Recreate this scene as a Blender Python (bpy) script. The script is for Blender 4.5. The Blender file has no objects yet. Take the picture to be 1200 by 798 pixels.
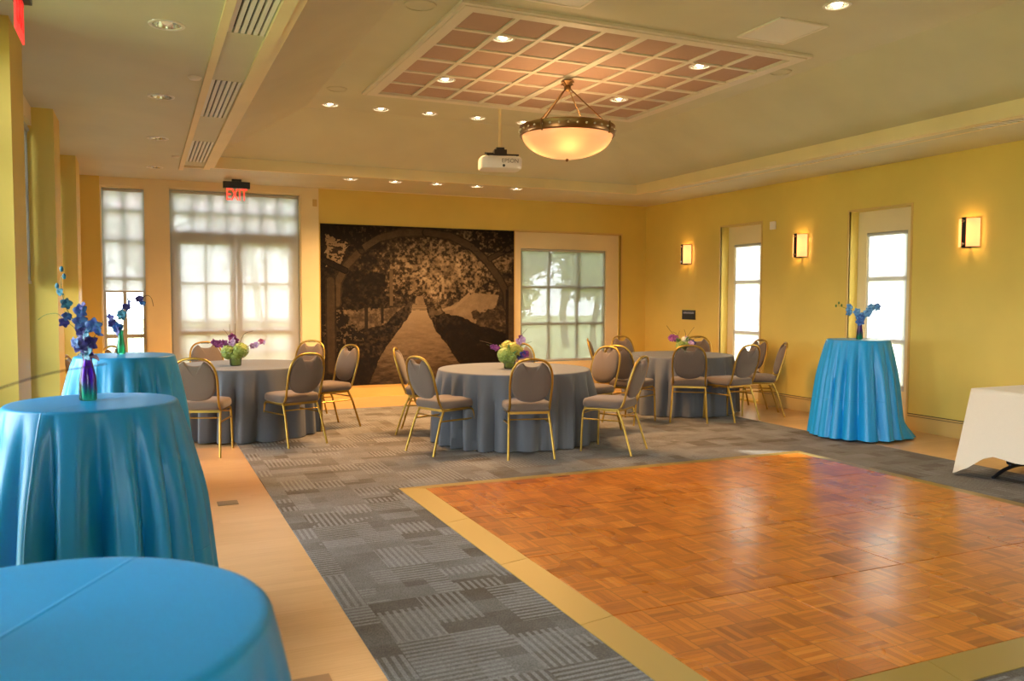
import bpy, bmesh, math, random
import numpy as np
from mathutils import Vector, Matrix, noise

random.seed(7)
SC = bpy.context.scene
COL = SC.collection
PI = math.pi
sin, cos = math.sin, math.cos

# ------------------------------------------------------------------ helpers
class MB:
    """collects verts / faces of one mesh"""
    def __init__(s):
        s.v = []; s.f = []
    def add(s, vs, fs):
        b = len(s.v); s.v += [tuple(p) for p in vs]; s.f += [tuple(i + b for i in f) for f in fs]; return s
    def box(s, x0, x1, y0, y1, z0, z1):
        return s.add([(x0,y0,z0),(x1,y0,z0),(x1,y1,z0),(x0,y1,z0),(x0,y0,z1),(x1,y0,z1),(x1,y1,z1),(x0,y1,z1)],
                     [(0,3,2,1),(4,5,6,7),(0,1,5,4),(1,2,6,5),(2,3,7,6),(3,0,4,7)])
    def tube(s, pts, r, n=8, cap=True):
        pts = [Vector(p) for p in pts]; rr = r if isinstance(r, (list, tuple)) else [r]*len(pts)
        rings = []; up = None
        for i, p in enumerate(pts):
            a = pts[max(i-1,0)]; b = pts[min(i+1,len(pts)-1)]
            t = (b-a).normalized()
            if up is None:
                up = t.orthogonal().normalized()
            else:
                up = (up - t*up.dot(t)); up = up.normalized() if up.length > 1e-6 else t.orthogonal().normalized()
            w = t.cross(up)
            rings.append([p + (up*cos(2*PI*k/n) + w*sin(2*PI*k/n))*rr[i] for k in range(n)])
        vs = [q for R in rings for q in R]; fs = []
        for i in range(len(pts)-1):
            for k in range(n):
                fs.append((i*n+k, i*n+(k+1)%n, (i+1)*n+(k+1)%n, (i+1)*n+k))
        if cap:
            fs.append(tuple(reversed(range(n)))); fs.append(tuple((len(pts)-1)*n+k for k in range(n)))
        return s.add(vs, fs)
    def lathe(s, prof, n=32, c=(0,0,0), close=False):
        vs = []; fs = []; m = len(prof)
        for k in range(n):
            a = 2*PI*k/n
            for r, z in prof: vs.append((c[0]+r*cos(a), c[1]+r*sin(a), c[2]+z))
        for k in range(n):
            k2 = (k+1) % n
            for i in range(m-1 if not close else m):
                j = (i+1) % m
                fs.append((k*m+i, k2*m+i, k2*m+j, k*m+j))
        return s.add(vs, fs)
    def ball(s, c, r, n=10, m=6, sz=1.0):
        prof = [(max(1e-4, r*sin(PI*i/m)), -r*sz*cos(PI*i/m)) for i in range(m+1)]
        return s.lathe(prof, n, c)
    def rings(s, rs, cap0=True, cap1=True):
        n = len(rs[0]); vs = [p for R in rs for p in R]; fs = []
        for i in range(len(rs)-1):
            for k in range(n):
                fs.append((i*n+k, i*n+(k+1)%n, (i+1)*n+(k+1)%n, (i+1)*n+k))
        if cap0: fs.append(tuple(reversed(range(n))))
        if cap1: fs.append(tuple((len(rs)-1)*n+k for k in range(n)))
        return s.add(vs, fs)
    def build(s, name, mat, parent=None, smooth=False, bevel=0, merge=False, solid=0):
        me = bpy.data.meshes.new(name); me.from_pydata(s.v, [], s.f)
        bm = bmesh.new(); bm.from_mesh(me)
        if merge: bmesh.ops.remove_doubles(bm, verts=bm.verts, dist=1e-5)
        if bevel:
            bmesh.ops.bevel(bm, geom=list(bm.edges), offset=bevel, segments=2, profile=.6, affect='EDGES', clamp_overlap=True)
        bmesh.ops.recalc_face_normals(bm, faces=bm.faces)
        bm.to_mesh(me); bm.free()
        if smooth:
            me.polygons.foreach_set('use_smooth', [True]*len(me.polygons))
            me.set_sharp_from_angle(angle=math.radians(smooth if smooth > 1 else 50))
        o = bpy.data.objects.new(name, me); COL.objects.link(o)
        if mat: me.materials.append(mat)
        if parent: o.parent = parent
        if solid:
            md = o.modifiers.new('thick', 'SOLIDIFY'); md.thickness = solid; md.offset = -1
        return o

def tag(o, label=None, cat=None, group=None, kind=None):
    if label: o['label'] = label
    if cat: o['category'] = cat
    if group: o['group'] = group
    if kind: o['kind'] = kind
    return o
def thing(name, label, cat, loc=(0,0,0), rz=0, group=None):
    o = bpy.data.objects.new(name, None); COL.objects.link(o); o.empty_display_size = .1
    o.location = loc; o.rotation_euler = (0,0,rz)
    return tag(o, label, cat, group)
def kids(o): return [c for c in bpy.data.objects if c.parent == o]
def copy_tree(o, parent=None):
    c = o.copy(); COL.objects.link(c); c.parent = parent
    for ch in kids(o): copy_tree(ch, c)
    return c
def place(o, loc, rz, label, group=None):
    o.location = loc; o.rotation_euler = (0,0,rz); o['label'] = label
    if group: o['group'] = group
    return o
def struct(o): o['kind'] = 'structure'; return o
def srgb(r, g, b):
    f = lambda c: (c/255/12.92) if c <= 10 else ((c/255+.055)/1.055)**2.4
    return (f(r), f(g), f(b), 1)

# ------------------------------------------------------------------ materials
def mat(name, color, rough=.6, metal=0, **kw):
    m = bpy.data.materials.new(name); m.use_nodes = True
    b = m.node_tree.nodes['Principled BSDF']
    b.inputs['Base Color'].default_value = (*color[:3], 1)
    b.inputs['Roughness'].default_value = rough; b.inputs['Metallic'].default_value = metal
    for k, v in kw.items(): b.inputs[k.replace('_', ' ')].default_value = v
    return m
class NT:
    def __init__(s, m): s.t = m.node_tree; s.n = s.t.nodes; s.l = s.t.links
    def node(s, typ, **kw):
        n = s.n.new(typ)
        for k, v in kw.items(): setattr(n, k, v)
        return n
    def link(s, a, b): s.l.new(a, b)
    def val(s, sock, v):
        if hasattr(v, 'is_output'): s.link(v, sock)
        else: sock.default_value = v
    def math(s, op, a, b=0.0, c=None):
        n = s.node('ShaderNodeMath', operation=op); s.val(n.inputs[0], a); s.val(n.inputs[1], b)
        if c is not None: s.val(n.inputs[2], c)
        return n.outputs[0]
    def mix(s, f, a, b, blend='MIX'):
        n = s.node('ShaderNodeMix', data_type='RGBA', blend_type=blend)
        s.val(n.inputs[0], f); s.val(n.inputs[6], a); s.val(n.inputs[7], b); return n.outputs[2]
    def noise(s, vec, scale, detail=2, rough=.5):
        n = s.node('ShaderNodeTexNoise'); n.inputs['Scale'].default_value = scale
        n.inputs['Detail'].default_value = detail; n.inputs['Roughness'].default_value = rough
        if vec is not None: s.link(vec, n.inputs['Vector'])
        return n.outputs[0]
    def white(s, vec):
        n = s.node('ShaderNodeTexWhiteNoise', noise_dimensions='3D'); s.link(vec, n.inputs['Vector']); return n
    def objco(s): return s.node('ShaderNodeTexCoord').outputs['Object']
    def map(s, vec, scale=(1,1,1), loc=(0,0,0)):
        n = s.node('ShaderNodeMapping'); s.link(vec, n.inputs['Vector'])
        n.inputs['Scale'].default_value = scale; n.inputs['Location'].default_value = loc; return n.outputs[0]
    def sep(s, v):
        n = s.node('ShaderNodeSeparateXYZ'); s.link(v, n.inputs[0]); return n.outputs
    def comb(s, x, y, z):
        n = s.node('ShaderNodeCombineXYZ')
        for i, q in enumerate((x, y, z)): s.val(n.inputs[i], q)
        return n.outputs[0]
    def ramp(s, f, stops):
        n = s.node('ShaderNodeValToRGB'); s.link(f, n.inputs[0]); e = n.color_ramp.elements
        while len(e) < len(stops): e.new(.5)
        for i, (p, c) in enumerate(stops): e[i].position = p; e[i].color = (*c[:3], 1)
        return n.outputs[0]
    def bump(s, h, strength=.2, dist=.01):
        n = s.node('ShaderNodeBump'); s.link(h, n.inputs['Height']); n.inputs['Strength'].default_value = strength
        n.inputs['Distance'].default_value = dist; return n.outputs[0]
    @property
    def bsdf(s): return s.n['Principled BSDF']

def wallmat(name, c, rough=.55, amt=.06, bump=.05):
    m = mat(name, c, rough); t = NT(m); co = t.objco()
    nz = t.noise(co, 1.3, 4)
    lo = tuple(x*(1-amt) for x in c[:3]); hi = tuple(min(1, x*(1+amt)) for x in c[:3])
    t.link(t.ramp(nz, [(.3, lo), (.7, hi)]), t.bsdf.inputs['Base Color'])
    t.link(t.bump(t.noise(co, 180, 2), bump, .002), t.bsdf.inputs['Normal'])
    return m

M = {}
M['yellow'] = wallmat('yellow_paint', (.73, .53, .11))
M['cream'] = wallmat('cream_paint', (.82, .67, .385))
M['ceil'] = wallmat('ceiling_paint', (.60, .565, .40))
M['base'] = wallmat('baseboard_paint', (.66, .43, .13), .4)
M['white'] = mat('white_paint', (.80, .74, .64), .5)
M['winframe'] = mat('window_frame_grey', (.45, .44, .40), .5)
M['black'] = mat('black_plastic', (.012, .012, .013), .4)
M['darkmetal'] = mat('dark_metal', (.03, .026, .022), .4, .6)
M['bronze'] = mat('aged_bronze', (.23, .13, .05), .35, .9)
M['chrome'] = mat('polished_metal', (.75, .72, .68), .2, 1)
M['offwhite'] = mat('projector_white', (.75, .72, .68), .4)
M['grey'] = mat('grey_text', (.22, .21, .2), .5)
M['vane'] = mat('vent_vane', (.78, .75, .68), .5)
M['brownplate'] = mat('floor_box_metal', (.26, .18, .11), .4, .5)
M['thread'] = mat('stem_green', (.10, .17, .04), .6)
M['twig'] = mat('twig_brown', (.06, .035, .02), .7)

# ---- chair fabrics, cloths
def cloth(name, c, sheen=.3, wscale=900, rough=.8):
    m = mat(name, c, rough); t = NT(m); co = t.objco(); b = t.bsdf
    w = t.noise(t.map(co, (1,1,1)), wscale, 1)
    lo = tuple(x*.9 for x in c[:3]); hi = tuple(min(1, x*1.08) for x in c[:3])
    t.link(t.ramp(w, [(.35, lo), (.65, hi)]), b.inputs['Base Color'])
    b.inputs['Sheen Weight'].default_value = sheen; b.inputs['Sheen Roughness'].default_value = .5
    t.link(t.bump(w, .08, .002), b.inputs['Normal'])
    return m
M['blue'] = cloth('blue_satin_cloth', (.008, .285, .62), .0, 700, .36)
M['greycloth'] = cloth('grey_cloth', (.115, .122, .135), .1, 600, .75)
M['whitecloth'] = cloth('white_cloth', (.70, .615, .47), .2, 600, .8)
M['seatfab'] = cloth('taupe_fabric', (.145, .104, .076), .2, 400, .9)
M['gold'] = mat('gold_tube', (.46, .285, .055), .36, .9)

# wood border floor: pale maple boards running across
def woodfloor():
    m = mat('maple_boards', (.6, .36, .16), .28); t = NT(m); co = t.objco(); b = t.bsdf
    x, y, z = t.sep(co)
    row = t.math('FLOOR', t.math('DIVIDE', y, .083))
    off = t.white(t.comb(row, 3.1, 0)).outputs[0]
    brd = t.math('FLOOR', t.math('ADD', t.math('DIVIDE', x, 1.3), t.math('MULTIPLY', off, 5)))
    rnd = t.white(t.comb(row, brd, 1.0)).outputs[0]
    grain = t.noise(t.map(co, (2.5, 60, 1)), 1.6, 4, .6)
    mixv = t.math('ADD', t.math('MULTIPLY', rnd, .22), t.math('MULTIPLY', grain, .75))
    c = t.ramp(mixv, [(.2, (.50, .27, .11)), (.5, (.60, .35, .155)), (.8, (.67, .42, .21))])
    t.link(c, b.inputs['Base Color'])
    return m
M['wood'] = woodfloor()

def carpetmat():
    m = mat('patterned_carpet', (.2, .2, .2), .95); t = NT(m); co = t.objco(); b = t.bsdf
    x, y, z = t.sep(co)
    S = .48
    tx = t.math('FLOOR', t.math('DIVIDE', x, S)); ty = t.math('FLOOR', t.math('DIVIDE', y, S))
    par = t.math('MODULO', t.math('ABSOLUTE', t.math('ADD', tx, ty)), 2.0)
    # coordinate across the stripes flips with each tile
    inv = t.math('SUBTRACT', 1.0, par)
    a = t.math('ADD', t.math('MULTIPLY', x, par), t.math('MULTIPLY', y, inv))
    c = t.math('ADD', t.math('MULTIPLY', y, par), t.math('MULTIPLY', x, inv))
    st = t.math('FRACT', t.math('DIVIDE', a, .036))
    stripe = t.math('LESS_THAN', st, .5)
    # patches where the stripes show: bars of varied length
    bar = t.math('FLOOR', t.math('DIVIDE', a, .24)); seg = t.math('FLOOR', t.math('DIVIDE', c, .12))
    pid = t.white(t.comb(t.math('ADD', bar, t.math('MULTIPLY', tx, 7.3)), t.math('ADD', seg, t.math('MULTIPLY', ty, 3.7)), par)).outputs[0]
    show = t.math('GREATER_THAN', t.math('ADD', pid, t.math('MULTIPLY', t.noise(co, 2.2, 2), .5)), .62)
    pid2 = t.white(t.comb(t.math('FLOOR', t.math('DIVIDE', x, .24)), t.math('FLOOR', t.math('DIVIDE', y, .16)), 5)).outputs[0]
    base = t.ramp(t.math('ADD', t.math('MULTIPLY', pid2, .35), t.math('MULTIPLY', t.noise(co, 3, 3), .6)),
                  [(.25, (.12, .10, .078)), (.5, (.175, .16, .145)), (.72, (.22, .21, .20))])
    light = t.mix(t.noise(co, 2, 2), (.33, .325, .32, 1), (.26, .25, .235, 1))
    yarn = t.noise(co, 260, 2)
    f = t.math('MULTIPLY', t.math('MULTIPLY', stripe, show), .62)
    colr = t.mix(f, base, light)
    colr = t.mix(.75, colr, t.mix(1.0, colr, t.ramp(yarn, [(.3, (.45,.45,.45)), (.7, (1.45,1.45,1.45))]), 'MULTIPLY'))
    t.link(colr, b.inputs['Base Color'])
    t.link(t.bump(yarn, .5, .006), b.inputs['Normal'])
    b.inputs['Specular IOR Level'].default_value = .1
    return m
M['carpet'] = carpetmat()

def parquet():
    m = mat('parquet', (.4, .17, .05), .2); t = NT(m); co = t.objco(); b = t.bsdf
    B = .1524
    x, y, z = t.sep(co)
    u = t.math('DIVIDE', x, B); v = t.math('DIVIDE', y, B)
    bu = t.math('FLOOR', u); bv = t.math('FLOOR', v)
    par = t.math('MODULO', t.math('ABSOLUTE', t.math('ADD', bu, bv)), 2.0); inv = t.math('SUBTRACT', 1.0, par)
    fu = t.math('FRACT', u); fv = t.math('FRACT', v)
    across = t.math('ADD', t.math('MULTIPLY', fu, par), t.math('MULTIPLY', fv, inv))
    along = t.math('ADD', t.math('MULTIPLY', y, par), t.math('MULTIPLY', x, inv))
    sl = t.math('FLOOR', t.math('MULTIPLY', across, 5))
    rs = t.white(t.comb(bu, t.math('ADD', bv, t.math('MULTIPLY', sl, 17.3)), 2)).outputs[0]
    rb = t.white(t.comb(bu, bv, 9)).outputs[0]
    gr = t.noise(t.comb(t.math('MULTIPLY', across, 9), t.math('MULTIPLY', along, 6), t.math('ADD', rs, bu)), 2.5, 3)
    k = t.math('ADD', t.math('ADD', t.math('MULTIPLY', rs, .38), t.math('MULTIPLY', rb, .32)), t.math('MULTIPLY', gr, .35))
    c = t.ramp(k, [(.2, (.27, .070, .007)), (.5, (.49, .140, .012)), (.85, (.66, .22, .026))])
    fr = t.math('FRACT', t.math('MULTIPLY', across, 5))
    e1 = t.math('LESS_THAN', t.math('ABSOLUTE', t.math('SUBTRACT', fr, .5)), .475)
    eb = t.math('LESS_THAN', t.math('MAXIMUM', t.math('ABSOLUTE', t.math('SUBTRACT', fu, .5)), t.math('ABSOLUTE', t.math('SUBTRACT', fv, .5))), .488)
    gap = t.math('MULTIPLY', e1, eb)
    c = t.mix(t.math('SUBTRACT', 1.0, gap), c, (.20, .07, .015, 1))
    t.link(c, b.inputs['Base Color'])
    wv = t.noise(co, 1.4, 2)
    t.link(t.math('ADD', .21, t.math('MULTIPLY', wv, .14)), b.inputs['Roughness'])
    t.link(t.bump(t.math('ADD', t.math('MULTIPLY', rs, .6), t.math('ADD', t.math('MULTIPLY', gap, .5), wv)), .10, .004), b.inputs['Normal'])
    b.inputs['Coat Weight'].default_value = .12; b.inputs['Coat Roughness'].default_value = .12
    return m
M['parquet'] = parquet()
M['goldtrim'] = mat('brass_painted_edge', (.36, .245, .06), .38, .3)
M['fronttrim'] = M['goldtrim']

def shade_mat(name, openness, tint=(.82, .80, .74)):
    m = bpy.data.materials.new(name); m.use_nodes = True; t = NT(m); t.n.remove(t.n['Principled BSDF'])
    out = t.n['Material Output']
    tr = t.node('ShaderNodeBsdfTransparent'); tr.inputs[0].default_value = (1, 1, 1, 1)
    tl = t.node('ShaderNodeBsdfTranslucent'); df = t.node('ShaderNodeBsdfDiffuse')
    co = t.objco()
    wv = t.math('ADD', t.math('MULTIPLY', t.noise(t.map(co, (40, 40, 900)), 1, 1), .5), t.math('MULTIPLY', t.noise(t.map(co, (900, 900, 40)), 1, 1), .5))
    c = t.ramp(wv, [(.3, tuple(x*.93 for x in tint)), (.7, tint)])
    t.link(c, tl.inputs[0]); t.link(c, df.inputs[0])
    a = t.node('ShaderNodeMixShader'); a.inputs[0].default_value = .5; t.link(tl.outputs[0], a.inputs[1]); t.link(df.outputs[0], a.inputs[2])
    s = t.node('ShaderNodeMixShader'); s.inputs[0].default_value = openness; t.link(a.outputs[0], s.inputs[1]); t.link(tr.outputs[0], s.inputs[2])
    t.link(s.outputs[0], out.inputs[0]); return m
M['shade'] = shade_mat('sheer_shade', .175, (.72, .73, .72))
M['shade_view'] = shade_mat('sheer_open_shade', .24, (.42, .42, .35))
M['shade_thin'] = shade_mat('sheer_bright_shade', .15, (.9, .89, .86))
M['shade_unlit'] = shade_mat('unlit_side_shade', .08, (.33, .31, .27))  # dark tint stands in for the unlit room side of these shades

def pane_glass():
    m = bpy.data.materials.new('window_glass'); m.use_nodes = True; t = NT(m); t.n.remove(t.n['Principled BSDF'])
    tr = t.node('ShaderNodeBsdfTransparent'); tr.inputs[0].default_value = (.95, .97, .96, 1)
    gl = t.node('ShaderNodeBsdfGlossy'); gl.inputs['Roughness'].default_value = .02
    fr = t.node('ShaderNodeFresnel'); fr.inputs[0].default_value = 1.3
    mx = t.node('ShaderNodeMixShader'); t.link(fr.outputs[0], mx.inputs[0]); t.link(tr.outputs[0], mx.inputs[1]); t.link(gl.outputs[0], mx.inputs[2])
    t.link(mx.outputs[0], t.n['Material Output'].inputs[0]); return m
M['glass'] = pane_glass()

def emis(name, c, s):
    m = bpy.data.materials.new(name); m.use_nodes = True; b = m.node_tree.nodes['Principled BSDF']
    b.inputs['Base Color'].default_value = (*c[:3], 1); b.inputs['Emission Color'].default_value = (*c[:3], 1)
    b.inputs['Emission Strength'].default_value = s; return m
M['bulb'] = emis('lamp_bulb', (1, .84, .62), 22)
M['bulbdim'] = emis('lamp_bulb_dim', (1, .80, .55), 3)
M['bulboff'] = emis('lamp_bulb_off_glow', (.9, .7, .5), .25)  # switched-off bulb, its faint glow is added as emission
M['red'] = emis('exit_red', (1, .05, .03), 2.2)
M['redpanel'] = emis('exit_red_panel', (1, .06, .05), .9)
M['redtext'] = emis('exit_red_text', (.75, .03, .03), .4)

# ------------------------------------------------------------------ camera
H = 1.48
def cam_axes(yaw, pitch, roll):
    f = Vector((sin(yaw)*cos(pitch), cos(yaw)*cos(pitch), sin(pitch)))
    r = Vector((cos(yaw), -sin(yaw), 0)); u = r.cross(f)
    c, s = cos(roll), sin(roll)
    return c*r + s*u, -s*r + c*u, f
r_, u_, f_ = cam_axes(math.radians(24.0476), math.radians(-2.9775), math.radians(.1694))
cd = bpy.data.cameras.new('camera'); cam = bpy.data.objects.new('camera', cd); COL.objects.link(cam)
cd.sensor_width = 36; cd.lens = 969.33/1200*36; cd.clip_start = .05; cd.clip_end = 300
cam.matrix_world = Matrix(((r_.x, u_.x, -f_.x, 0), (r_.y, u_.y, -f_.y, 0), (r_.z, u_.z, -f_.z, H), (0,0,0,1)))
SC.camera = cam
cd.dof.use_dof = True; cd.dof.focus_distance = 8.6; cd.dof.aperture_fstop = 5.2

# ------------------------------------------------------------------ room shell
XL, XI, XR, YF, YB, ZC, ZT = -.86, -.65, 7.88, -3.2, 12.05, 3.03, 3.6
TX0, TX1, TY0, TY1 = .81, 6.77, 2.2, 10.62            # tray opening
UX0, UX1, UY0, UY1 = 1.70, 5.70, 3.4, 9.50            # upper ceiling

def sheet(mb, axis, lev, a0, a1, b0, b1, holes, depth):
    """slab in the plane axis=lev..lev+depth with rectangular holes (a,b are the two other axes in order)"""
    xs = sorted({a0, a1, *[min(max(h[i], a0), a1) for h in holes for i in (0,1)]})
    ys = sorted({b0, b1, *[min(max(h[i], b0), b1) for h in holes for i in (2,3)]})
    for i in range(len(xs)-1):
        # merge runs along b
        run = None
        for j in range(len(ys)-1):
            ca, cb = (xs[i]+xs[i+1])/2, (ys[j]+ys[j+1])/2
            hit = any(h[0] < ca < h[1] and h[2] < cb < h[3] for h in holes)
            if not hit:
                run = (run[0], ys[j+1]) if run else (ys[j], ys[j+1])
            if (hit or j == len(ys)-2) and run:
                l0, l1 = min(lev, lev+depth), max(lev, lev+depth)
                A = (xs[i], xs[i+1]); Bv = run
                if axis == 'z': mb.box(A[0], A[1], Bv[0], Bv[1], l0, l1)
                if axis == 'y': mb.box(A[0], A[1], l0, l1, Bv[0], Bv[1])
                if axis == 'x': mb.box(l0, l1, A[0], A[1], Bv[0], Bv[1])
                run = None
    return mb

# floor
struct(MB().box(XL-.25, XR+.3, YF-.2, YB+.25, -.2, 0).build('floor', M['wood']))
carp = MB().box(.84, 6.74, YF+.9, 10.82, .0005, .006).build('carpet', M['carpet'])
tag(carp, 'large patterned grey and tan carpet under the tables and parquet', 'carpet')

# downlights (x, y, z, radius, lit)
HS = .075
dl_low_left = [(.155, 5.2), (.16, 7.06), (.165, 8.91), (.16, 10.9)]
dl_low_back = [(2.53, 10.9), (3.13, 10.88), (3.71, 10.86), (4.30, 10.85), (4.90, 10.85)]
dl_up_row = [(1.93, 9.27), (2.50, 9.25), (3.07, 9.23), (3.66, 9.22), (4.26, 9.22)]
dl_up_near = [(4.63, 4.62)]
dl_grid = [(2.72, 6.29), (2.72, 7.70), (4.67, 6.29), (4.67, 7.69)]

ven_l = [(8.91, 10.29), (6.36, 7.68), (3.88, 5.19)]   # vents of the left strip
SX0, SX1 = .475, .695
ven_r = [(8.97, 10.0), (6.55, 7.6), (4.2, 5.25)]
RX0, RX1 = 6.885, 7.035
holes = [(TX0, TX1, TY0, TY1)] + [(x-HS, x+HS, y-HS, y+HS) for x, y in dl_low_left+dl_low_back] \
      + [(SX0, SX1, a, b) for a, b in ven_l] + [(RX0, RX1, a, b) for a, b in ven_r]
mb = MB(); sheet(mb, 'z', ZC, XL-.1, XR+.1, YF-.1, YB+.1, holes, .06)
holes_u = [(x-HS, x+HS, y-HS, y+HS) for x, y in dl_up_row+dl_up_near+dl_grid]
sheet(mb, 'z', ZT, UX0, UX1, UY0, UY1, holes_u, .05)
E0 = .13; zb = 3.105
lo = [(TX0-E0,TY0-E0,zb),(TX1+E0,TY0-E0,zb),(TX1+E0,TY1+E0,zb),(TX0-E0,TY1+E0,zb)]
up = [(UX0,UY0,ZT),(UX1,UY0,ZT),(UX1,UY1,ZT),(UX0,UY1,ZT)]
for i in range(4):
    j = (i+1) % 4
    a, b, c, d = lo[i], lo[j], up[j], up[i]
    mb.add([a, b, c, d, (a[0],a[1],a[2]+.06), (b[0],b[1],b[2]+.06), (c[0],c[1],c[2]+.06), (d[0],d[1],d[2]+.06)],
           [(0,1,2,3),(7,6,5,4),(0,4,5,1),(1,5,6,2),(2,6,7,3),(3,7,4,0)])
struct(mb.build('ceiling', M['ceil']))
# fascia of the tray
mb = MB()
for (x0,x1,y0,y1) in ((TX0-.04,TX0+.006,TY0-.04,TY1+.04),(TX1-.006,TX1+.04,TY0-.04,TY1+.04),(TX0+.006,TX1-.006,TY1-.006,TY1+.04),(TX0+.006,TX1-.006,TY0-.04,TY0+.006)):
    mb.box(x0,x1,y0,y1,ZC-.006,3.17)
struct(mb.build('trim_1', M['cream']))
# strip bands of the left ceiling diffuser
mb = MB()
mb.box(.425, SX0, 2.2, 10.88, ZC-.022, ZC-.0005); mb.box(SX1, TX0-.042, 2.2, 10.70, ZC-.022, ZC-.0005)
mb.box(SX0, SX1, 10.62, 10.66, ZC-.022, ZC-.0005)
struct(mb.build('trim_2', M['cream']))
# right strip
mb = MB(); mb.box(RX1+.004, RX1+.03, 2.2, 10.4, ZC-.005, ZC-.0005); mb.box(6.84, RX0-.004, 2.2, 10.4, ZC-.004, ZC-.0005)
struct(mb.build('trim_3', M['cream']))
# shade pocket line at the back wall
mb = MB(); mb.box(2.33, 5.3, 11.93, 11.965, ZC-.012, ZC-.0005)
struct(mb.build('trim_4', M['cream']))

# --- walls
W1L, W1R, W1T, W1B = -.47, .04, 2.90, .12          # window_1
DL, DR, DT = .35, 2.06, 2.92                       # door_1
G2 = (5.56, 7.14, .43, 2.27)                       # window_2 glass
F2 = (5.42, 7.38, .2, 2.53)                        # window_2 recess
mb = MB()
sheet(mb, 'y', YB, 2.31, XR+.3, -.05, ZC+.1, [F2], .12)
struct(mb.build('wall_back', M['yellow']))
mb = MB()
sheet(mb, 'y', YB, XL-.2, 2.31, -.05, ZC+.1, [(W1L, W1R, W1B, W1T), (DL, DR, 0, DT)], .22)
mb.box(2.075, 2.325, YB-.035, YB, 0, ZC)              # cream pilaster beside the mural
mb.box(.055, .335, YB-.03, YB, 0, ZC)
mb.box(XL, W1R+.0, YB-.03, YB, 2.92, ZC); mb.box(.335, 2.075, YB-.03, YB, 2.935, ZC)
struct(mb.build('trim_5', M['cream']))
mb = MB(); mb.box(XL-.03, -.485, YB-.06, YB-.0, 0, ZC)
struct(mb.build('trim_6', M['yellow']))
# recessed cream panel round window_2
mb = MB(); sheet(mb, 'y', YB+.07, F2[0]-.01, F2[1]+.01, F2[2]-.01, F2[3]+.01, [G2], .1)
struct(mb.build('trim_7', M['cream']))
mb = MB()
for q in ((F2[0]-.028, F2[0], F2[2]-.028, F2[3]+.028), (F2[1], F2[1]+.028, F2[2]-.028, F2[3]+.028)): mb.box(q[0], q[1], YB-.012, YB+.03, q[2], q[3])
mb.box(F2[0], F2[1], YB-.012, YB+.03, F2[3], F2[3]+.028); mb.box(F2[0], F2[1], YB-.02, YB+.03, F2[2]-.028, F2[2])
struct(mb.build('trim_8', M['base']))

# right wall with tall recesses
RW = [(9.15, 10.04), (6.69, 7.58), (4.25, 5.14), (1.8, 2.69)]
mb = MB(); sheet(mb, 'x', XR, YF-.1, YB+.1, -.05, ZC+.1, [(a, b, .03, 2.53) for a, b in RW], .15)
struct(mb.build('wall_right', M['yellow']))
RG = [(a+.17, b-.13, .40, 2.27) for a, b in RW]
mb = MB(); sheet(mb, 'x', XR+.15, YF-.1, YB+.1, -.05, ZC+.1, RG, .1)
struct(mb.build('trim_9', M['cream']))
mb = MB()
for a, b in RW:
    mb.box(XR-.01, XR+.02, a-.022, a, .03, 2.552); mb.box(XR-.01, XR+.02, b, b+.022, .03, 2.552); mb.box(XR-.01, XR+.02, a, b, 2.53, 2.552)
struct(mb.build('trim_10', M['base']))
# baseboards
mb = MB(); ys = [YF] + [q for a, b in reversed(RW) for q in (a-.022, b+.022)] + [YB]
for i in range(0, len(ys), 2):
    mb.box(XR-.014, XR, ys[i], ys[i+1], 0, .160); mb.box(XR-.022, XR, ys[i], ys[i+1], .168, .185)
struct(mb.build('baseboard_right', M['base']))
mb = MB()
for i in range(0, len(ys), 2): mb.box(XR-.006, XR, ys[i], ys[i+1], .160, .168); mb.box(XR-.012, XR, ys[i], ys[i+1], .185, .191)
struct(mb.build('trim_17', M['twig']))  # dark brown strips painted in as the shadow gap at the baseboard cap
mb = MB(); mb.box(2.33, XR-.022, YB-.014, YB, 0, .155); mb.box(2.33, XR-.022, YB-.022, YB, .155, .17)
struct(mb.build('baseboard_back', M['base']))

# left wall: pilasters, glazing between
PY = [(.4, .95), (2.9, 3.45), (5.40, 5.95), (7.90, 8.45), (10.40, 11.0)]
bays = [(.95, 2.9), (3.45, 5.40), (5.95, 7.90), (8.45, 10.40), (11.0, YB-.06)]
mb = MB(); sheet(mb, 'x', XL, YF-.1, YB+.1, -.05, ZC+.1, [(-2.4, .2, .12, 2.86)] + [(a+.04, b-.04, .12, 2.86) for a, b in bays[:4]], -.2)
struct(mb.build('wall_left', M['yellow']))
for i, (a, b) in enumerate(PY):
    struct(MB().box(XL, XI, a, b, 0, ZC).build('trim_%d' % (11+i), M['yellow']))
mb = MB()
for a, b in bays: mb.box(XL, XL+.05, a, b, 2.88, ZC)
struct(mb.build('trim_16', M['cream']))
# front wall behind the camera with two broad openings
mb = MB(); sheet(mb, 'y', YF, XL-.2, XR+.3, -.05, ZC+.1, [(-.7, 1.1, .3, 2.75)], -.2)
struct(mb.build('wall_front', M['yellow']))

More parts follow.
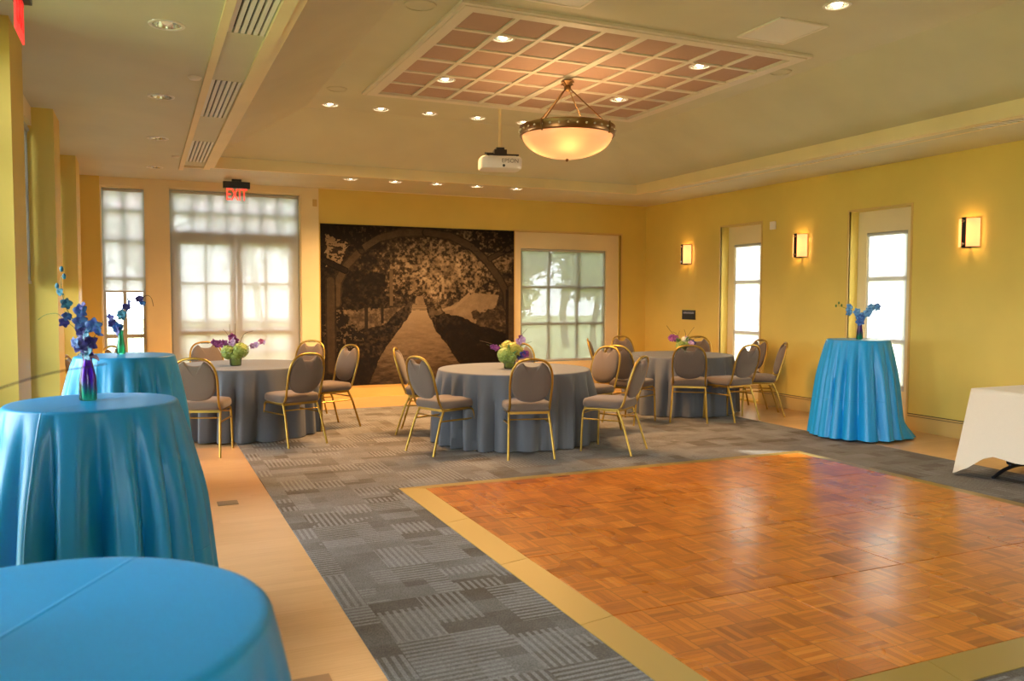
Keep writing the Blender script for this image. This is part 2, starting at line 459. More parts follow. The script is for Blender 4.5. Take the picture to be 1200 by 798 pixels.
# ------------------------------------------------------------------ windows
wn = [0]
def window(plane, lev, a0, a1, z0, z1, na, zs, bar=.03, frame=.035, dep=.05, gl=True):
    """frame + muntins + one sheet of panes; plane 'y' or 'x'"""
    wn[0] += 1; name = 'window_%d' % wn[0]
    def bx(mb, p, q, r, s, d0, d1):
        if plane == 'y': mb.box(p, q, lev+d0, lev+d1, r, s)
        else: mb.box(lev+d0, lev+d1, p, q, r, s)
    mb = MB()
    bx(mb, a0, a0+frame, z0, z1, 0, dep); bx(mb, a1-frame, a1, z0, z1, 0, dep)
    bx(mb, a0+frame, a1-frame, z0, z0+frame, 0, dep); bx(mb, a0+frame, a1-frame, z1-frame, z1, 0, dep)
    o = struct(mb.build(name, M['winframe']))
    mm = MB()
    for k in range(1, na):
        c = a0 + (a1-a0)*k/na; bx(mm, c-bar/2, c+bar/2, z0+frame, z1-frame, .006, dep-.006)
    for z in zs: bx(mm, a0+frame, a1-frame, z-bar/2, z+bar/2, .004, dep-.004)
    if mm.v: mm.build('muntin', M['winframe'], o)
    g = MB(); bx(g, a0+frame*.5, a1-frame*.5, z0+frame*.5, z1-frame*.5, dep/2-.003, dep/2+.003)
    g.build('pane', M['glass'], o)
    return o
window('y', YB+.10, W1L, W1R, W1B, W1T, 2, (2.62, 2.22, 1.72, .75+.2), .05)
window('y', YB+.11, G2[0], G2[1], G2[2], G2[3], 3, (1.65, 1.05), .045)
for (a, b, c, d) in RG: window('x', XR+.18, a, b, c, d, 1, (1.72, .98), .055)
for (a, b) in [(-2.4, .2)] + [(p+.04, q-.04) for p, q in bays[:4]]: window('x', XL-.10, a, b, .12, 2.86, 3, (.95, 1.72, 2.35), .04)

window('y', YF-.15, -.7, 1.1, .3, 2.75, 3, (1.7,), .05)
# french door unit with transom
d = struct(MB().box(DL, DL+.06, YB+.09, YB+.17, 0, DT).box(DR-.06, DR, YB+.09, YB+.17, 0, DT).box(DL+.06, DR-.06, YB+.09, YB+.17, DT-.05, DT)
           .box(DL+.06, DR-.06, YB+.09, YB+.17, 2.28, 2.38).build('door_1', M['winframe']))
mb = MB(); W = DR-DL-.12
for k in range(1, 7): mb.box(DL+.06+W*k/7-.022, DL+.06+W*k/7+.022, YB+.10, YB+.16, 2.38, DT-.05)
mb.box(DL+.06, DR-.06, YB+.104, YB+.156, 2.60, 2.65); mb.build('transom_bars', M['winframe'], d)
for s in (0, 1):
    x0 = DL+.065 + s*(W/2+.0025); x1 = x0 + W/2 - .0125
    lf = MB().box(x0, x0+.075, YB+.11, YB+.15, .01, 2.275).box(x1-.075, x1, YB+.11, YB+.15, .01, 2.275) \
        .box(x0+.075, x1-.075, YB+.11, YB+.15, .01, .26).box(x0+.075, x1-.075, YB+.11, YB+.15, 2.19, 2.275).build('door_leaf', M['winframe'], d)
    g = MB(); xm = (x0+x1)/2
    g.box(xm-.02, xm+.02, YB+.115, YB+.145, .26, 2.19)
    for z in (1.66, 1.12, .70): g.box(x0+.075, x1-.075, YB+.117, YB+.143, z-.02, z+.02)
    g.build('muntin', M['winframe'], lf)
    MB().box(x0+.07, x1-.07, YB+.127, YB+.133, .25, 2.2).build('pane', M['glass'], lf)
    MB().box(x0+.03, x1-.03, YB+.07, YB+.11, .95, 1.02).build('push_bar', M['chrome'], lf)
    a = x0+.03 if s == 0 else x1-.27
    MB().box(a, a+.24, YB+.06, YB+.11, 2.24, 2.31).build('door_closer', M['chrome'], lf)
MB().box(DL+.06, DR-.06, YB+.13, YB+.136, 2.38, DT-.05).build('transom_pane', M['glass'], d)

# ------------------------------------------------------------------ roller shades
def shade(plane, lev, a0, a1, z0, z1, m, label, group=None):
    o = thing('roller_shade', label, 'window shade', group=group)
    def bx(p, q, r, s, d0, d1):
        return MB().box(p, q, lev+d0, lev+d1, r, s) if plane == 'y' else MB().box(lev+d0, lev+d1, p, q, r, s)
    bx(a0, a1, z0+.02, z1, 0, .0015).build('shade_fabric', m, o)
    bx(a0, a1, z0, z0+.025, -.005, .007).build('hem_bar', M['winframe'], o)
    (MB().tube([(a0, lev, z1), (a1, lev, z1)], .02, 10) if plane == 'y' else MB().tube([(lev, a0, z1), (lev, a1, z1)], .02, 10)).build('roller', M['winframe'], o)
    if plane == 'x' and lev < 0:
        for a in (a0, a1): MB().box(XL-.001, lev+.005, a-.012, a+.012, z1-.03, z1+.03).build('bracket', M['winframe'], o)
    return o
shade('y', YB+.045, W1L+.02, W1R-.02, 1.53, W1T-.025, M['shade'], 'half-lowered sheer roller shade in the narrow window at the back left corner')
shade('y', YB+.035, DL+.022, DR-.022, .03, DT-.03, M['shade'], 'full-length sheer white shade hanging over the double doors under the exit sign')
shade('y', YB+.08, G2[0]+.004, G2[1]-.035, G2[2]+.015, G2[3]-.02, M['shade_view'], 'sheer shade over the nine-pane window beside the garden mural')
nm = ['narrow right wall window nearest the back corner', 'narrow right wall window behind the tall blue table', 'right wall window beside the white table', 'right wall window', 'right wall window near the entrance']
for i, (a, b, c, dd) in enumerate(RG):
    shade('x', XR+.165, a+.004, b-.004, c+(.036 if i < 2 else .115), dd-.022, M['shade_thin'], 'bright sheer shade in the '+nm[i])
shade('x', XL+.0203, 5.99, 7.86, 1.58, 2.84, M['shade_unlit'], 'half-lowered roller shade tinted dark as if unlit between the two nearest visible left wall pilasters')
shade('x', XL+.0203, 8.49, 10.36, 1.58, 2.84, M['shade_unlit'], 'half-lowered roller shade tinted dark as if unlit between the two farthest left wall pilasters')

# ------------------------------------------------------------------ mural
def make_mural():
    x0, x1, z0, z1 = 2.35, 5.40, .18, 2.535
    nx, nz = 360, 288
    U, V = np.meshgrid((np.arange(nx)+.5)/nx, (np.arange(nz)+.5)/nz)
    X = (U*227-5)*3.8; Y = (V*187+14)*3.8          # drawing units: about 874 x 798
    rng = np.random.default_rng(5)
    def vnoise(sx, sy, seed):
        r = np.random.default_rng(seed); g = r.random((220, 220))
        a = X/sx+40; b = Y/sy+40; i = a.astype(int) % 219; j = b.astype(int) % 219; fa = a-np.floor(a); fb = b-np.floor(b)
        fa = fa*fa*(3-2*fa); fb = fb*fb*(3-2*fb)
        return (g[j,i]*(1-fa)+g[j,i+1]*fa)*(1-fb)+(g[j+1,i]*(1-fa)+g[j+1,i+1]*fa)*fb
    def fbm(s, seed, sy=1): return .5*vnoise(s, s*sy, seed)+.3*vnoise(s/2.2, s*sy/2.2, seed+1)+.2*vnoise(s/4.6, s*sy/4.6, seed+2)
    def poly(pts, soft=6):
        jx = X+(fbm(22, 91)-.5)*soft*5; jy = Y+(fbm(22, 95)-.5)*soft*5
        ins = np.zeros(X.shape, bool); n = len(pts)
        for k in range(n):
            (ax, ay), (bx, by) = pts[k], pts[(k+1) % n]
            cr = ((ay > jy) != (by > jy)) & (jx < (bx-ax)*(jy-ay)/((by-ay) or 1e-9)+ax); ins ^= cr
        return ins
    L = np.full(X.shape, .17)                          # luminance 0..1
    fol = fbm(42, 3); spk = fbm(11, 17); big = fbm(90, 29)
    cen = np.exp(-(((X-520)/300)**2+((Y-260)/190)**2))
    tex = np.clip((spk-.32)/.4, 0, 1)
    L = .05+.62*cen*np.clip(fol*1.3-.1, 0, 1)*(.35+.9*tex)+.17*tex*big
    L = np.where((np.abs(X-430) < 340) & (spk+.5*cen > .86) & (Y < 380), L+.14, L)
    L = np.where(poly([(0,95),(95,140),(60,230),(0,235)], 4), .46+.2*fol-.42*(spk > .52), L)
    L = np.where(poly([(700,160),(840,180),(830,260),(770,250)], 3), .16+.45*tex, L)
    # far trees and ground
    L = np.where(poly([(60,430),(340,415),(330,450),(230,500),(100,525),(60,480)], 3), .22+.36*tex*fol+.06*spk, L)
    L = np.where(poly([(60,285),(130,255),(240,270),(265,330),(255,410),(150,425),(70,410)], 10), .045+.22*tex*fol, L)
    for (a, b, c, e) in ((160,175,410,525),(229,242,405,490),(268,282,250,410)): L = np.where((X>a)&(X<b)&(Y>c)&(Y<e), .12 if c > 300 else .34, L)
    L = np.where(poly([(500,430),(600,380),(650,350),(770,362),(750,430),(650,498),(590,462),(520,448)], 2), .42+.20*fbm(34,41)+.06*spk, L)
    L = np.where(poly([(500,425),(560,408),(630,345),(632,365),(560,425),(505,437)], 1), .62, L)
    L = np.where(poly([(640,440),(740,430),(800,380),(830,470),(810,560),(660,500)], 7), .10+.34*tex*fol+.04, L)
    # path
    pth = poly([(368,428),(432,428),(470,520),(530,600),(580,680),(640,790),(170,790),(225,640),(292,540),(345,470)], 2)
    L = np.where(pth, np.clip(.70-.46*((Y-430)/360)**.8, .16, 1)+.30*(fbm(30,51,.3)-.5)*np.clip((Y-430)/200,.15,1)-.10*(np.abs(X-400)/260)*((Y-430)/360), L)
    L = np.where(poly([(368,405),(430,405),(432,430),(366,430)], 1), .58-.2*((Y % 9) < 3), L)
    L = np.where(poly([(385,365),(415,362),(422,405),(378,405)], 3), .40+.2*spk, L)
    # hedges
    L = np.where(poly([(360,418),(330,470),(285,545),(220,640),(150,790),(-20,800),(-20,640),(130,575),(235,500),(310,430)], 5), .03+.20*tex*fol+.10*np.clip((X-(560-.9*Y))/60,0,1)*tex*(Y<640), L)
    L = np.where(poly([(440,425),(475,430),(520,450),(480,470),(455,470)], 4), .22+.2*spk, L)
    L = np.where(poly([(470,455),(520,446),(590,462),(665,500),(812,545),(812,720),(600,690),(545,600),(480,535)], 5), .03+.14*tex*fol+.09*np.clip((520-Y)/60,0,1)*tex, L)
    L = np.where(poly([(-10,450),(60,430),(120,500),(165,540),(130,600),(-10,640)], 10), .04+.42*(spk > .58)*fol+.03, L)
    # timber arch and posts
    def seg(pts, w, lum):
        nonlocal L
        dmin = np.full(X.shape, 1e9)
        for (ax, ay), (bx, by) in zip(pts[:-1], pts[1:]):
            t = np.clip(((X-ax)*(bx-ax)+(Y-ay)*(by-ay))/((bx-ax)**2+(by-ay)**2), 0, 1)
            dmin = np.minimum(dmin, np.hypot(X-ax-t*(bx-ax), Y-ay-t*(by-ay)))
        L = np.where(dmin < w, lum+.10*(fbm(18,61)-.5)-.10*(dmin > w*.7), L)
    seg([(45,400),(48,310),(85,235),(150,160),(225,108),(320,82),(430,76)], 20, .27)
    seg([(430,76),(540,88),(640,135),(715,205),(770,280),(805,345),(812,420)], 20, .24)
    seg([(728,188),(850,120)], 15, .22); seg([(-10,210),(80,255)], 15, .10); seg([(100,80),(150,170)], 14, .18)
    seg([(20,300),(22,690)], 22, .24); seg([(830,330),(830,600)], 19, .26); seg([(808,340),(808,600)], 6, .12)
    top = (Y < 175) & (L < .5)
    edge = (((X < 230) | (X > 620)) & (Y < 160))
    L = np.where(edge & (L < .22) & (spk < .6), .055+.06*spk, L)
    L = np.clip(L + .03*(rng.random(X.shape)-.5), .01, 1)
    # sepia
    ramp_l = np.array([0,.1,.25,.45,.65,1.0])
    cols = np.array([(.004,.003,.002),(.010,.0065,.004),(.040,.026,.014),(.115,.078,.043),(.20,.14,.082),(.32,.24,.15)])
    C = np.stack([np.interp(L, ramp_l, cols[:,k]) for k in range(3)], -1)
    # mesh: front grid with its own thickness
    gx, gz = nx+1, nz+1
    vx = np.linspace(x0, x1, gx); vz = np.linspace(z1, z0, gz)
    vs = [(float(a), YB-.022, float(b)) for b in vz for a in vx]
    fs = [(j*gx+i, j*gx+i+1, (j+1)*gx+i+1, (j+1)*gx+i) for j in range(nz) for i in range(nx)]
    root = MB().box(x0, x1, YB-.021, YB-.0005, z0, z1).build('garden_mural', M['twig'])
    me = bpy.data.meshes.new('printed_picture'); me.from_pydata(vs, [], fs)
    att = me.color_attributes.new('Col', 'FLOAT_COLOR', 'CORNER')
    cc = np.ones((nx*nz, 4, 4), np.float32); cc[:, :, :3] = C.reshape(-1, 1, 3)
    att.data.foreach_set('color', cc.ravel())
    m = mat('printed_mural', (.2,.2,.2), .8, Specular_IOR_Level=.15); t = NT(m)
    at = t.node('ShaderNodeVertexColor', layer_name='Col'); t.link(at.outputs[0], t.bsdf.inputs['Base Color'])
    me.materials.append(m)
    o = bpy.data.objects.new('printed_picture', me); COL.objects.link(o); o.parent = root
    tag(root, 'large sepia wall mural of a garden path under a timber arch', 'mural')
make_mural()

# ------------------------------------------------------------------ dance floor
df = thing('dance_floor', 'square orange parquet dance floor with olive gold edging on the carpet', 'dance floor', (1.94, 2.29, .006))
PW = .9144
for i in range(4):
    for j in range(4):
        MB().box(i*PW+.0032, (i+1)*PW-.0032, j*PW+.0032, (j+1)*PW-.0032, 0, .022).build('floor_panel', M['parquet'], df, bevel=.0012)
TW = .165; T = 4*PW
def wedge(mb, p):   # list of (x,y) inner0, inner1, outer1, outer0
    vs = [(p[0][0],p[0][1],.0215),(p[1][0],p[1][1],.0215),(p[2][0],p[2][1],.004),(p[3][0],p[3][1],.004)]
    vs += [(x,y,0) for x,y,z in vs]
    return mb.add(vs, [(0,1,2,3),(7,6,5,4),(0,4,5,1),(1,5,6,2),(2,6,7,3),(3,7,4,0)])
g_ = .002
for k in range(4):
    a, b = k*PW+g_, (k+1)*PW-g_
    e0 = -TW if k == 0 else 0; e1 = TW if k == 3 else 0
    wedge(MB(), [(-.001,a),(-.001,b),(-TW,b+e1),(-TW,a+e0)]).build('edge_trim', M['goldtrim'], df)
    wedge(MB(), [(T+.001,a),(T+.001,b),(T+TW,b+e1),(T+TW,a+e0)]).build('edge_trim', M['goldtrim'], df)
    wedge(MB(), [(a,-.001),(b,-.001),(b+e1,-TW),(a+e0,-TW)]).build('edge_trim', M['goldtrim'], df)
    wedge(MB(), [(a,T+.001),(b,T+.001),(b+e1,T+TW),(a+e0,T+TW)]).build('edge_trim', M['goldtrim'], df)

# floor boxes
for i, (x, y, l) in enumerate(((.53, 6.18, 'small brown metal floor outlet plate in the wood border beside the carpet'),
                               (.57, 3.13, 'brown floor outlet plate at the bottom edge beside the nearest blue table'))):
    o = thing('floor_outlet', l, 'floor outlet', (x, y, 0))
    MB().box(-.07, .07, -.06, .06, .0005, .006).build('plate', M['brownplate'], o, bevel=.002)
    MB().box(-.05, .05, -.04, .04, .0062, .008).build('lid', M['brownplate'], o)

# ------------------------------------------------------------------ ceiling fittings
def downlight(x, y, z, label, group, lit, r=.098):
    o = thing('recessed_downlight', label, 'ceiling light', (x, y, z), group=group)
    MB().lathe([(r*.78, -.001), (r*.82, -.007), (r, -.006), (r*1.02, -.0008), (r*.9, -.0006)], 28, close=True).build('trim_ring', M['white'], o, smooth=True)
    MB().lathe([(r*.78, -.001), (r*.72, .03), (r*.55, .085), (.012, .10)], 24).build('reflector', M['chrome'], o, smooth=True)
    MB().ball((0, 0, .035), .036, 12, 6).build('bulb', M['bulb'] if lit else M['bulboff'], o, smooth=True)
    return o
def spot(name, loc, watts, size=2.5, blend=.8, color=(1, .88, .70), rad=.05):
    L = bpy.data.lights.new(name, 'SPOT'); L.energy = watts; L.spot_size = size; L.spot_blend = blend; L.color = color; L.shadow_soft_size = rad
    o = bpy.data.objects.new(name, L); COL.objects.link(o); o.location = loc; return o
P_LOW, P_ROW, P_GRID = 40, 40, 40
ordl = ['nearest the camera', 'second from the camera', 'third from the camera', 'farthest from the camera']
for i, (x, y) in enumerate(dl_low_left):
    downlight(x, y, ZC, 'recessed downlight in the left lower ceiling, %s of its row' % ordl[i], 'downlights along the left lower ceiling', False)
o5 = ['leftmost', 'second from left', 'middle', 'second from right', 'rightmost']
for i, (x, y) in enumerate(dl_low_back):
    downlight(x, y, ZC, 'recessed downlight in the low ceiling above the mural, %s of five' % o5[i], 'downlights above the mural', True)
    spot('downlight_beam', (x, y, ZC-.02), P_LOW*1.6, color=(1,.64,.32))
for i, (x, y) in enumerate(dl_up_row):
    downlight(x, y, ZT, 'recessed downlight at the back edge of the raised ceiling, %s of five' % o5[i], 'downlights at the back of the raised ceiling', True)
    spot('downlight_beam', (x, y, ZT-.02), P_ROW*6.5, color=(1,.54,.21))
for x, y in dl_up_near:
    downlight(x, y, ZT, 'recessed downlight at the top edge near the square ceiling diffuser', None, True)
    spot('downlight_beam', (x, y, ZT-.02), P_ROW)

# coffered panel with ribs and pinkish tiles
GX0, GX1, GY0, GY1 = 2.15, 5.34, 5.66, 8.54
def tilemat():
    m = mat('acoustic_tile', (.44, .27, .19), .85); t = NT(m); co = t.objco(); n = t.noise(co, 300, 2)
    t.link(t.ramp(n, [(.3, (.40, .25, .18)), (.7, (.50, .32, .24))]), t.bsdf.inputs['Base Color']); t.link(t.bump(n, .3, .003), t.bsdf.inputs['Normal']); return m
M['tile'] = tilemat(); M['rib'] = mat('rib_white', (.74, .66, .54), .5)
cp = thing('coffered_panel', 'white ribbed ceiling panel of pinkish square tiles above the pendant lamp', 'ceiling panel', (0, 0, ZT))
mb = MB()
for q in ((GX0,GX0+.10,GY0,GY1),(GX1-.10,GX1,GY0,GY1),(GX0+.10,GX1-.10,GY0,GY0+.10),(GX0+.10,GX1-.10,GY1-.10,GY1)): mb.box(q[0],q[1],q[2],q[3],-.034,-.001)
for q in ((GX0-.035,GX0,GY0-.035,GY1+.035),(GX1,GX1+.035,GY0-.035,GY1+.035),(GX0,GX1,GY0-.035,GY0),(GX0,GX1,GY1,GY1+.035)): mb.box(q[0],q[1],q[2],q[3],-.025,-.001)
mb.build('frame', M['rib'], cp)
ax0, ax1, ay0, ay1 = GX0+.10, GX1-.10, GY0+.10, GY1-.10
xs = [ax0+(ax1-ax0)*k/8 for k in range(9)]; ys = [ay0+(ay1-ay0)*k/6 for k in range(7)]
for k in range(1, 8):
    w = .036 if k == 4 else .020; MB().box(xs[k]-w, xs[k]+w, ay0, ay1, -.024, -.002).build('rib', M['rib'], cp)
for k in range(1, 6):
    w = .030 if k == 3 else .020
    mb = MB()
    for i in range(8):
        wa = .045 if i == 4 else .022; wb = .045 if i+1 == 4 else .022
        mb.box(xs[i]+(wa if i else 0), xs[i+1]-(wb if i < 7 else 0), ys[k]-w, ys[k]+w, -.024, -.002)
    mb.build('cross_rib', M['rib'], cp)
for i in range(8):
    for j in range(6):
        mb = MB(); sheet(mb, 'z', -.012, xs[i]+.024, xs[i+1]-.024, ys[j]+.024, ys[j+1]-.024,
                         [(x-HS, x+HS, y-HS, y+HS) for x, y in dl_grid], .008)
        mb.build('tile', M['tile'], cp)
gl = ['front left', 'back left', 'front right', 'back right']
for i, (x, y) in enumerate(dl_grid):
    downlight(x, y, ZT-.013, 'recessed downlight in a %s tile of the ribbed ceiling panel' % gl[i], 'downlights in the ribbed panel', True)
    spot('downlight_beam', (x, y, ZT-.035), P_GRID)

# vents
for i, (a, b) in enumerate(ven_l):
    o = thing('ceiling_vent', 'long slatted vent in the left ceiling strip, %s' % ['farthest from the camera', 'middle of three', 'nearest the camera'][i], 'vent', (0,0,ZC), group='vents in the left ceiling strip')
    MB().box(SX0+.002, SX1-.002, a+.002, b-.002, .035, .05).build('backing', M['black'], o)
    n = 6; w = (SX1-SX0)/n
    for k in range(n):
        c = SX0+w*(k+.5); MB().box(c-w*.33, c+w*.33, a+.003, b-.003, .0, .02).build('vane', M['vane'], o)
for i, (a, b) in enumerate(ven_r):
    o = thing('ceiling_vent', 'narrow grille in the right ceiling strip, %s' % ['farthest from the camera', 'middle of three', 'nearest the camera'][i], 'vent', (0,0,ZC), group='vents in the right ceiling strip')
    MB().box(RX0+.002, RX1-.002, a+.002, b-.002, .03, .045).build('backing', M['darkmetal'], o)
    n = 17; w = (b-a)/n
    mb = MB()
    for k in range(n): mb.box(RX0+.003, RX1-.003, a+w*(k+.25), a+w*(k+.70), -.003, .012)
    mb.build('grille', M['vane'], o)

# square diffusers, speakers, sensors
for x0, y0, l in ((4.43, 4.98, 'square grey ceiling diffuser right of the ribbed panel'), (2.49, 4.93, 'square ceiling diffuser cut off by the top edge')):
    o = thing('ceiling_diffuser', l, 'vent', (x0, y0, ZT))
    mb = MB(); 
    for q in ((0,.48,0,.025),(0,.48,.48,.505),(0,.025,.025,.48),(.455,.48,.025,.48)): mb.box(q[0],q[1],q[2],q[3],-.014,-.0005)
    mb.build('frame', M['white'], o); MB().box(.025,.455,.025,.48,-.010,-.0008).build('plate', M['vane'], o)
for x, y, z, r, l in ((1.88,5.87,ZT,.12,'round ceiling speaker left of the ribbed panel'),(1.85,8.54,ZT,.105,'round ceiling plate at the back left of the ribbed panel'),(5.50,6.17,ZT,.105,'round ceiling plate right of the ribbed panel')):
    o = thing('ceiling_speaker', l, 'speaker', (x, y, z))
    MB().lathe([(r*.86,-.001),(r*.86,-.009),(r*.97,-.007),(r,-.0006)], 32).build('rim', M['ceil'], o, smooth=True)
    MB().lathe([(.001,-.006),(r*.86,-.005)], 32).build('grille', M['ceil'], o)
for x, y, l in ((.365,6.34,'small round white detector beside the left ceiling strip, nearer one'),(.365,9.95,'small round white detector beside the left ceiling strip, farther one')):
    o = thing('smoke_detector', l, 'detector', (x, y, ZC))
    MB().lathe([(.001,-.02),(.035,-.018),(.045,-.006),(.048,-.0005)], 24).build('cover', M['white'], o, smooth=True)

# ------------------------------------------------------------------ pendant lamp
px, py = 3.74, 7.10
pn = thing('pendant_lamp', 'bronze bowl pendant lamp glowing amber under the ribbed ceiling panel', 'pendant lamp', (px, py, 0))
RZ, RR = 3.065, .445
MB().lathe([(.001,3.55),(.05,3.55),(.065,3.535),(.045,3.52),(.03,3.50),(.001,3.495)], 24).build('canopy', M['bronze'], pn, smooth=True)
MB().ball((0,0,3.475), .035, 16, 8).build('hub', M['bronze'], pn, smooth=True)
mb = MB()
for k in range(4):
    a = PI/4*0+.35+k*PI/2
    mb.tube([(.03*cos(a),.03*sin(a),3.50),(.06*cos(a),.06*sin(a),3.525),(.085*cos(a),.085*sin(a),3.515)], [.012,.012,.003], 8)
mb.build('leaf_ornament', M['bronze'], pn, smooth=True)
for k in range(4):
    a = .55+k*PI/2
    MB().tube([(.025*cos(a),.025*sin(a),3.47),((RR-.01)*cos(a),(RR-.01)*sin(a),RZ+.02)], .0065, 8).build('rod', M['bronze'], pn, smooth=True)
rim = MB().lathe([(RR-.012,RZ-.045),(RR+.004,RZ-.05),(RR+.012,RZ-.04),(RR+.008,RZ-.03),(RR+.008,RZ+.03),(RR+.013,RZ+.04),(RR+.004,RZ+.048),(RR-.012,RZ+.043)], 64, close=True).build('rim', M['bronze'], pn, smooth=True)
M['stud'] = mat('pale_stud', (.85, .72, .5), .25, .6)
s0 = MB().ball((0,0,0), .011, 10, 6).build('stud', M['stud'], rim, smooth=True)
NS = 34
for k in range(NS):
    o = s0 if k == 0 else s0.copy()
    if k: COL.objects.link(o); o.parent = rim
    a = 2*PI*k/NS; o.location = ((RR+.012)*cos(a), (RR+.012)*sin(a), RZ)
for k in range(4):
    a = .55+k*PI/2
    MB().tube([((RR+.01)*cos(a),(RR+.01)*sin(a),RZ+.05),((RR+.022)*cos(a),(RR+.022)*sin(a),RZ+.0),((RR+.005)*cos(a),(RR+.005)*sin(a),RZ-.06)], .009, 6).build('bracket', M['bronze'], rim)
def bowlmat():
    m = bpy.data.materials.new('alabaster_glass'); m.use_nodes = True; t = NT(m); t.n.remove(t.n['Principled BSDF'])
    tl = t.node('ShaderNodeBsdfTranslucent'); tl.inputs[0].default_value = (.15,.080,.036,1)
    gl = t.node('ShaderNodeBsdfGlossy'); gl.inputs['Roughness'].default_value = .15
    em = t.node('ShaderNodeEmission'); em.inputs[0].default_value = (1,.50,.25,1); em.inputs[1].default_value = .40
    mx = t.node('ShaderNodeMixShader'); mx.inputs[0].default_value = .05; t.link(tl.outputs[0], mx.inputs[1]); t.link(gl.outputs[0], mx.inputs[2])
    ad = t.node('ShaderNodeAddShader'); t.link(mx.outputs[0], ad.inputs[0]); t.link(em.outputs[0], ad.inputs[1])
    t.link(ad.outputs[0], t.n['Material Output'].inputs[0]); return m
M['bowl'] = bowlmat()
prof = [( (RR-.014)*sin(a), RZ-.03-.225*(1-(1-cos(a)) ) ) for a in [PI/2*k/18 for k in range(1,19)]]
prof = [(.004, RZ-.03-.225)] + prof
MB().lathe(prof, 64).build('glass_bowl', M['bowl'], pn, smooth=True)
MB().lathe([(.001,RZ-.285),(.012,RZ-.28),(.016,RZ-.268),(.008,RZ-.256),(.001,RZ-.254)], 16).build('finial', M['bronze'], pn, smooth=True)
for k in range(4):
    a = -2.0+k*PI/2
    c = (.25*cos(a), .25*sin(a), RZ-.06)
    MB().ball((c[0],c[1],c[2]+.06), .026, 12, 8).build('bulb', M['bulbdim'], pn, smooth=True)
    L = bpy.data.lights.new('pendant_bulb', 'POINT'); L.energy = 10; L.color = (1,.60,.27); L.shadow_soft_size = .035
    o = bpy.data.objects.new('pendant_bulb', L); COL.objects.link(o); o.location = (px+c[0], py+c[1], RZ-.09)

# ------------------------------------------------------------------ projector
pj = thing('projector', 'white ceiling projector on a thin pole behind the pendant lamp', 'projector', (3.66, 8.55, 0), math.radians(-14))
def rrect(w, d, r, n=6):
    pts = []
    for (sx, sy, a0) in ((1,1,0),(-1,1,PI/2),(-1,-1,PI),(1,-1,3*PI/2)):
        for k in range(n+1):
            a = a0+PI/2*k/n; pts.append((sx*(w/2-r)+r*cos(a), sy*(d/2-r)+r*sin(a)))
    return pts
out = rrect(.46, .32, .07)
MB().rings([[(x*s, y*s, z) for x, y in out] for s, z in ((.90,2.895),(.97,2.90),(1,2.92),(1,3.0),(.98,3.02),(.93,3.028))]).build('body', M['offwhite'], pj, smooth=True)
MB().tube([(0,0,3.13),(0,0,ZT-.002)], .016, 12).build('pole', M['cream'], pj, smooth=True)
MB().lathe([(.001,ZT-.02),(.05,ZT-.018),(.055,ZT-.001)], 20, (0,0,0)).build('ceiling_plate', M['cream'], pj, smooth=True)
mb = MB(); mb.box(-.07,.07,-.06,.06,3.05,3.115); mb.box(-.045,.045,-.045,.045,3.115,3.14); mb.box(-.16,.20,-.085,-.065,3.045,3.062); mb.box(-.16,.16,.065,.085,3.045,3.062); mb.box(-.17,-.04,-.012,.012,3.07,3.085)
for x, y in ((-.14,-.075),(.18,-.075),(-.14,.075),(.14,.075)): mb.tube([(x,y,3.026),(x,y,3.05)], .008, 8)
mb.build('ceiling_bracket', M['black'], pj)
MB().lathe([(.001,0),(.014,0),(.016,-.006),(.001,-.008)], 16).build('sensor', M['black'], pj).location = (.02,-.163,2.925)
pj.children[-1].rotation_euler = (PI/2*1, 0, 0)
def text(body, size, name, m, parent, loc, rot, ext=.002):
    c = bpy.data.curves.new(name, 'FONT'); c.body = body; c.size = size; c.align_x = 'CENTER'; c.align_y = 'CENTER'; c.extrude = ext
    tmp = bpy.data.objects.new('tmp_text', c); COL.objects.link(tmp)
    me = bpy.data.meshes.new_from_object(tmp, depsgraph=bpy.context.evaluated_depsgraph_get())
    bpy.data.objects.remove(tmp); bpy.data.curves.remove(c)
    o = bpy.data.objects.new(name, me); me.name = name; COL.objects.link(o); me.materials.clear(); me.materials.append(m)
    o.parent = parent; o.location = loc; o.rotation_euler = rot; return o
text('EPSON', .062, 'lettering', M['grey'], pj, (.09,-.161,2.975), (PI/2,0,0))

# ------------------------------------------------------------------ exit signs
def exit_sign(label, loc, rz, panel=None, letters='red'):
    o = thing('exit_sign', label, 'exit sign', loc, rz)
    MB().box(-.17,.17,-.04,.04,-.115,-.03).build('housing', M['black'], o, bevel=.004)
    MB().box(-.06,.06,-.045,.045,-.03,-.0005).build('canopy', M['black'], o)
    MB().box(-.15,.15,-.004,.004,-.315,-.1155).build('panel', panel or M['glass'], o)
    e = text('EXIT', .20, 'lettering', M[letters], o, (0,-.006,-.205), (PI/2,0,0), .001); e.scale = (.66, 1.12, 1)
    return o
exit_sign('red EXIT sign with black housing hanging before the double doors', (1.165, 11.6, ZC), 0)
exit_sign('red exit sign seen edge-on at the top left corner', (-.512, 4.62, ZC), PI/2, M['redpanel'], 'redtext')

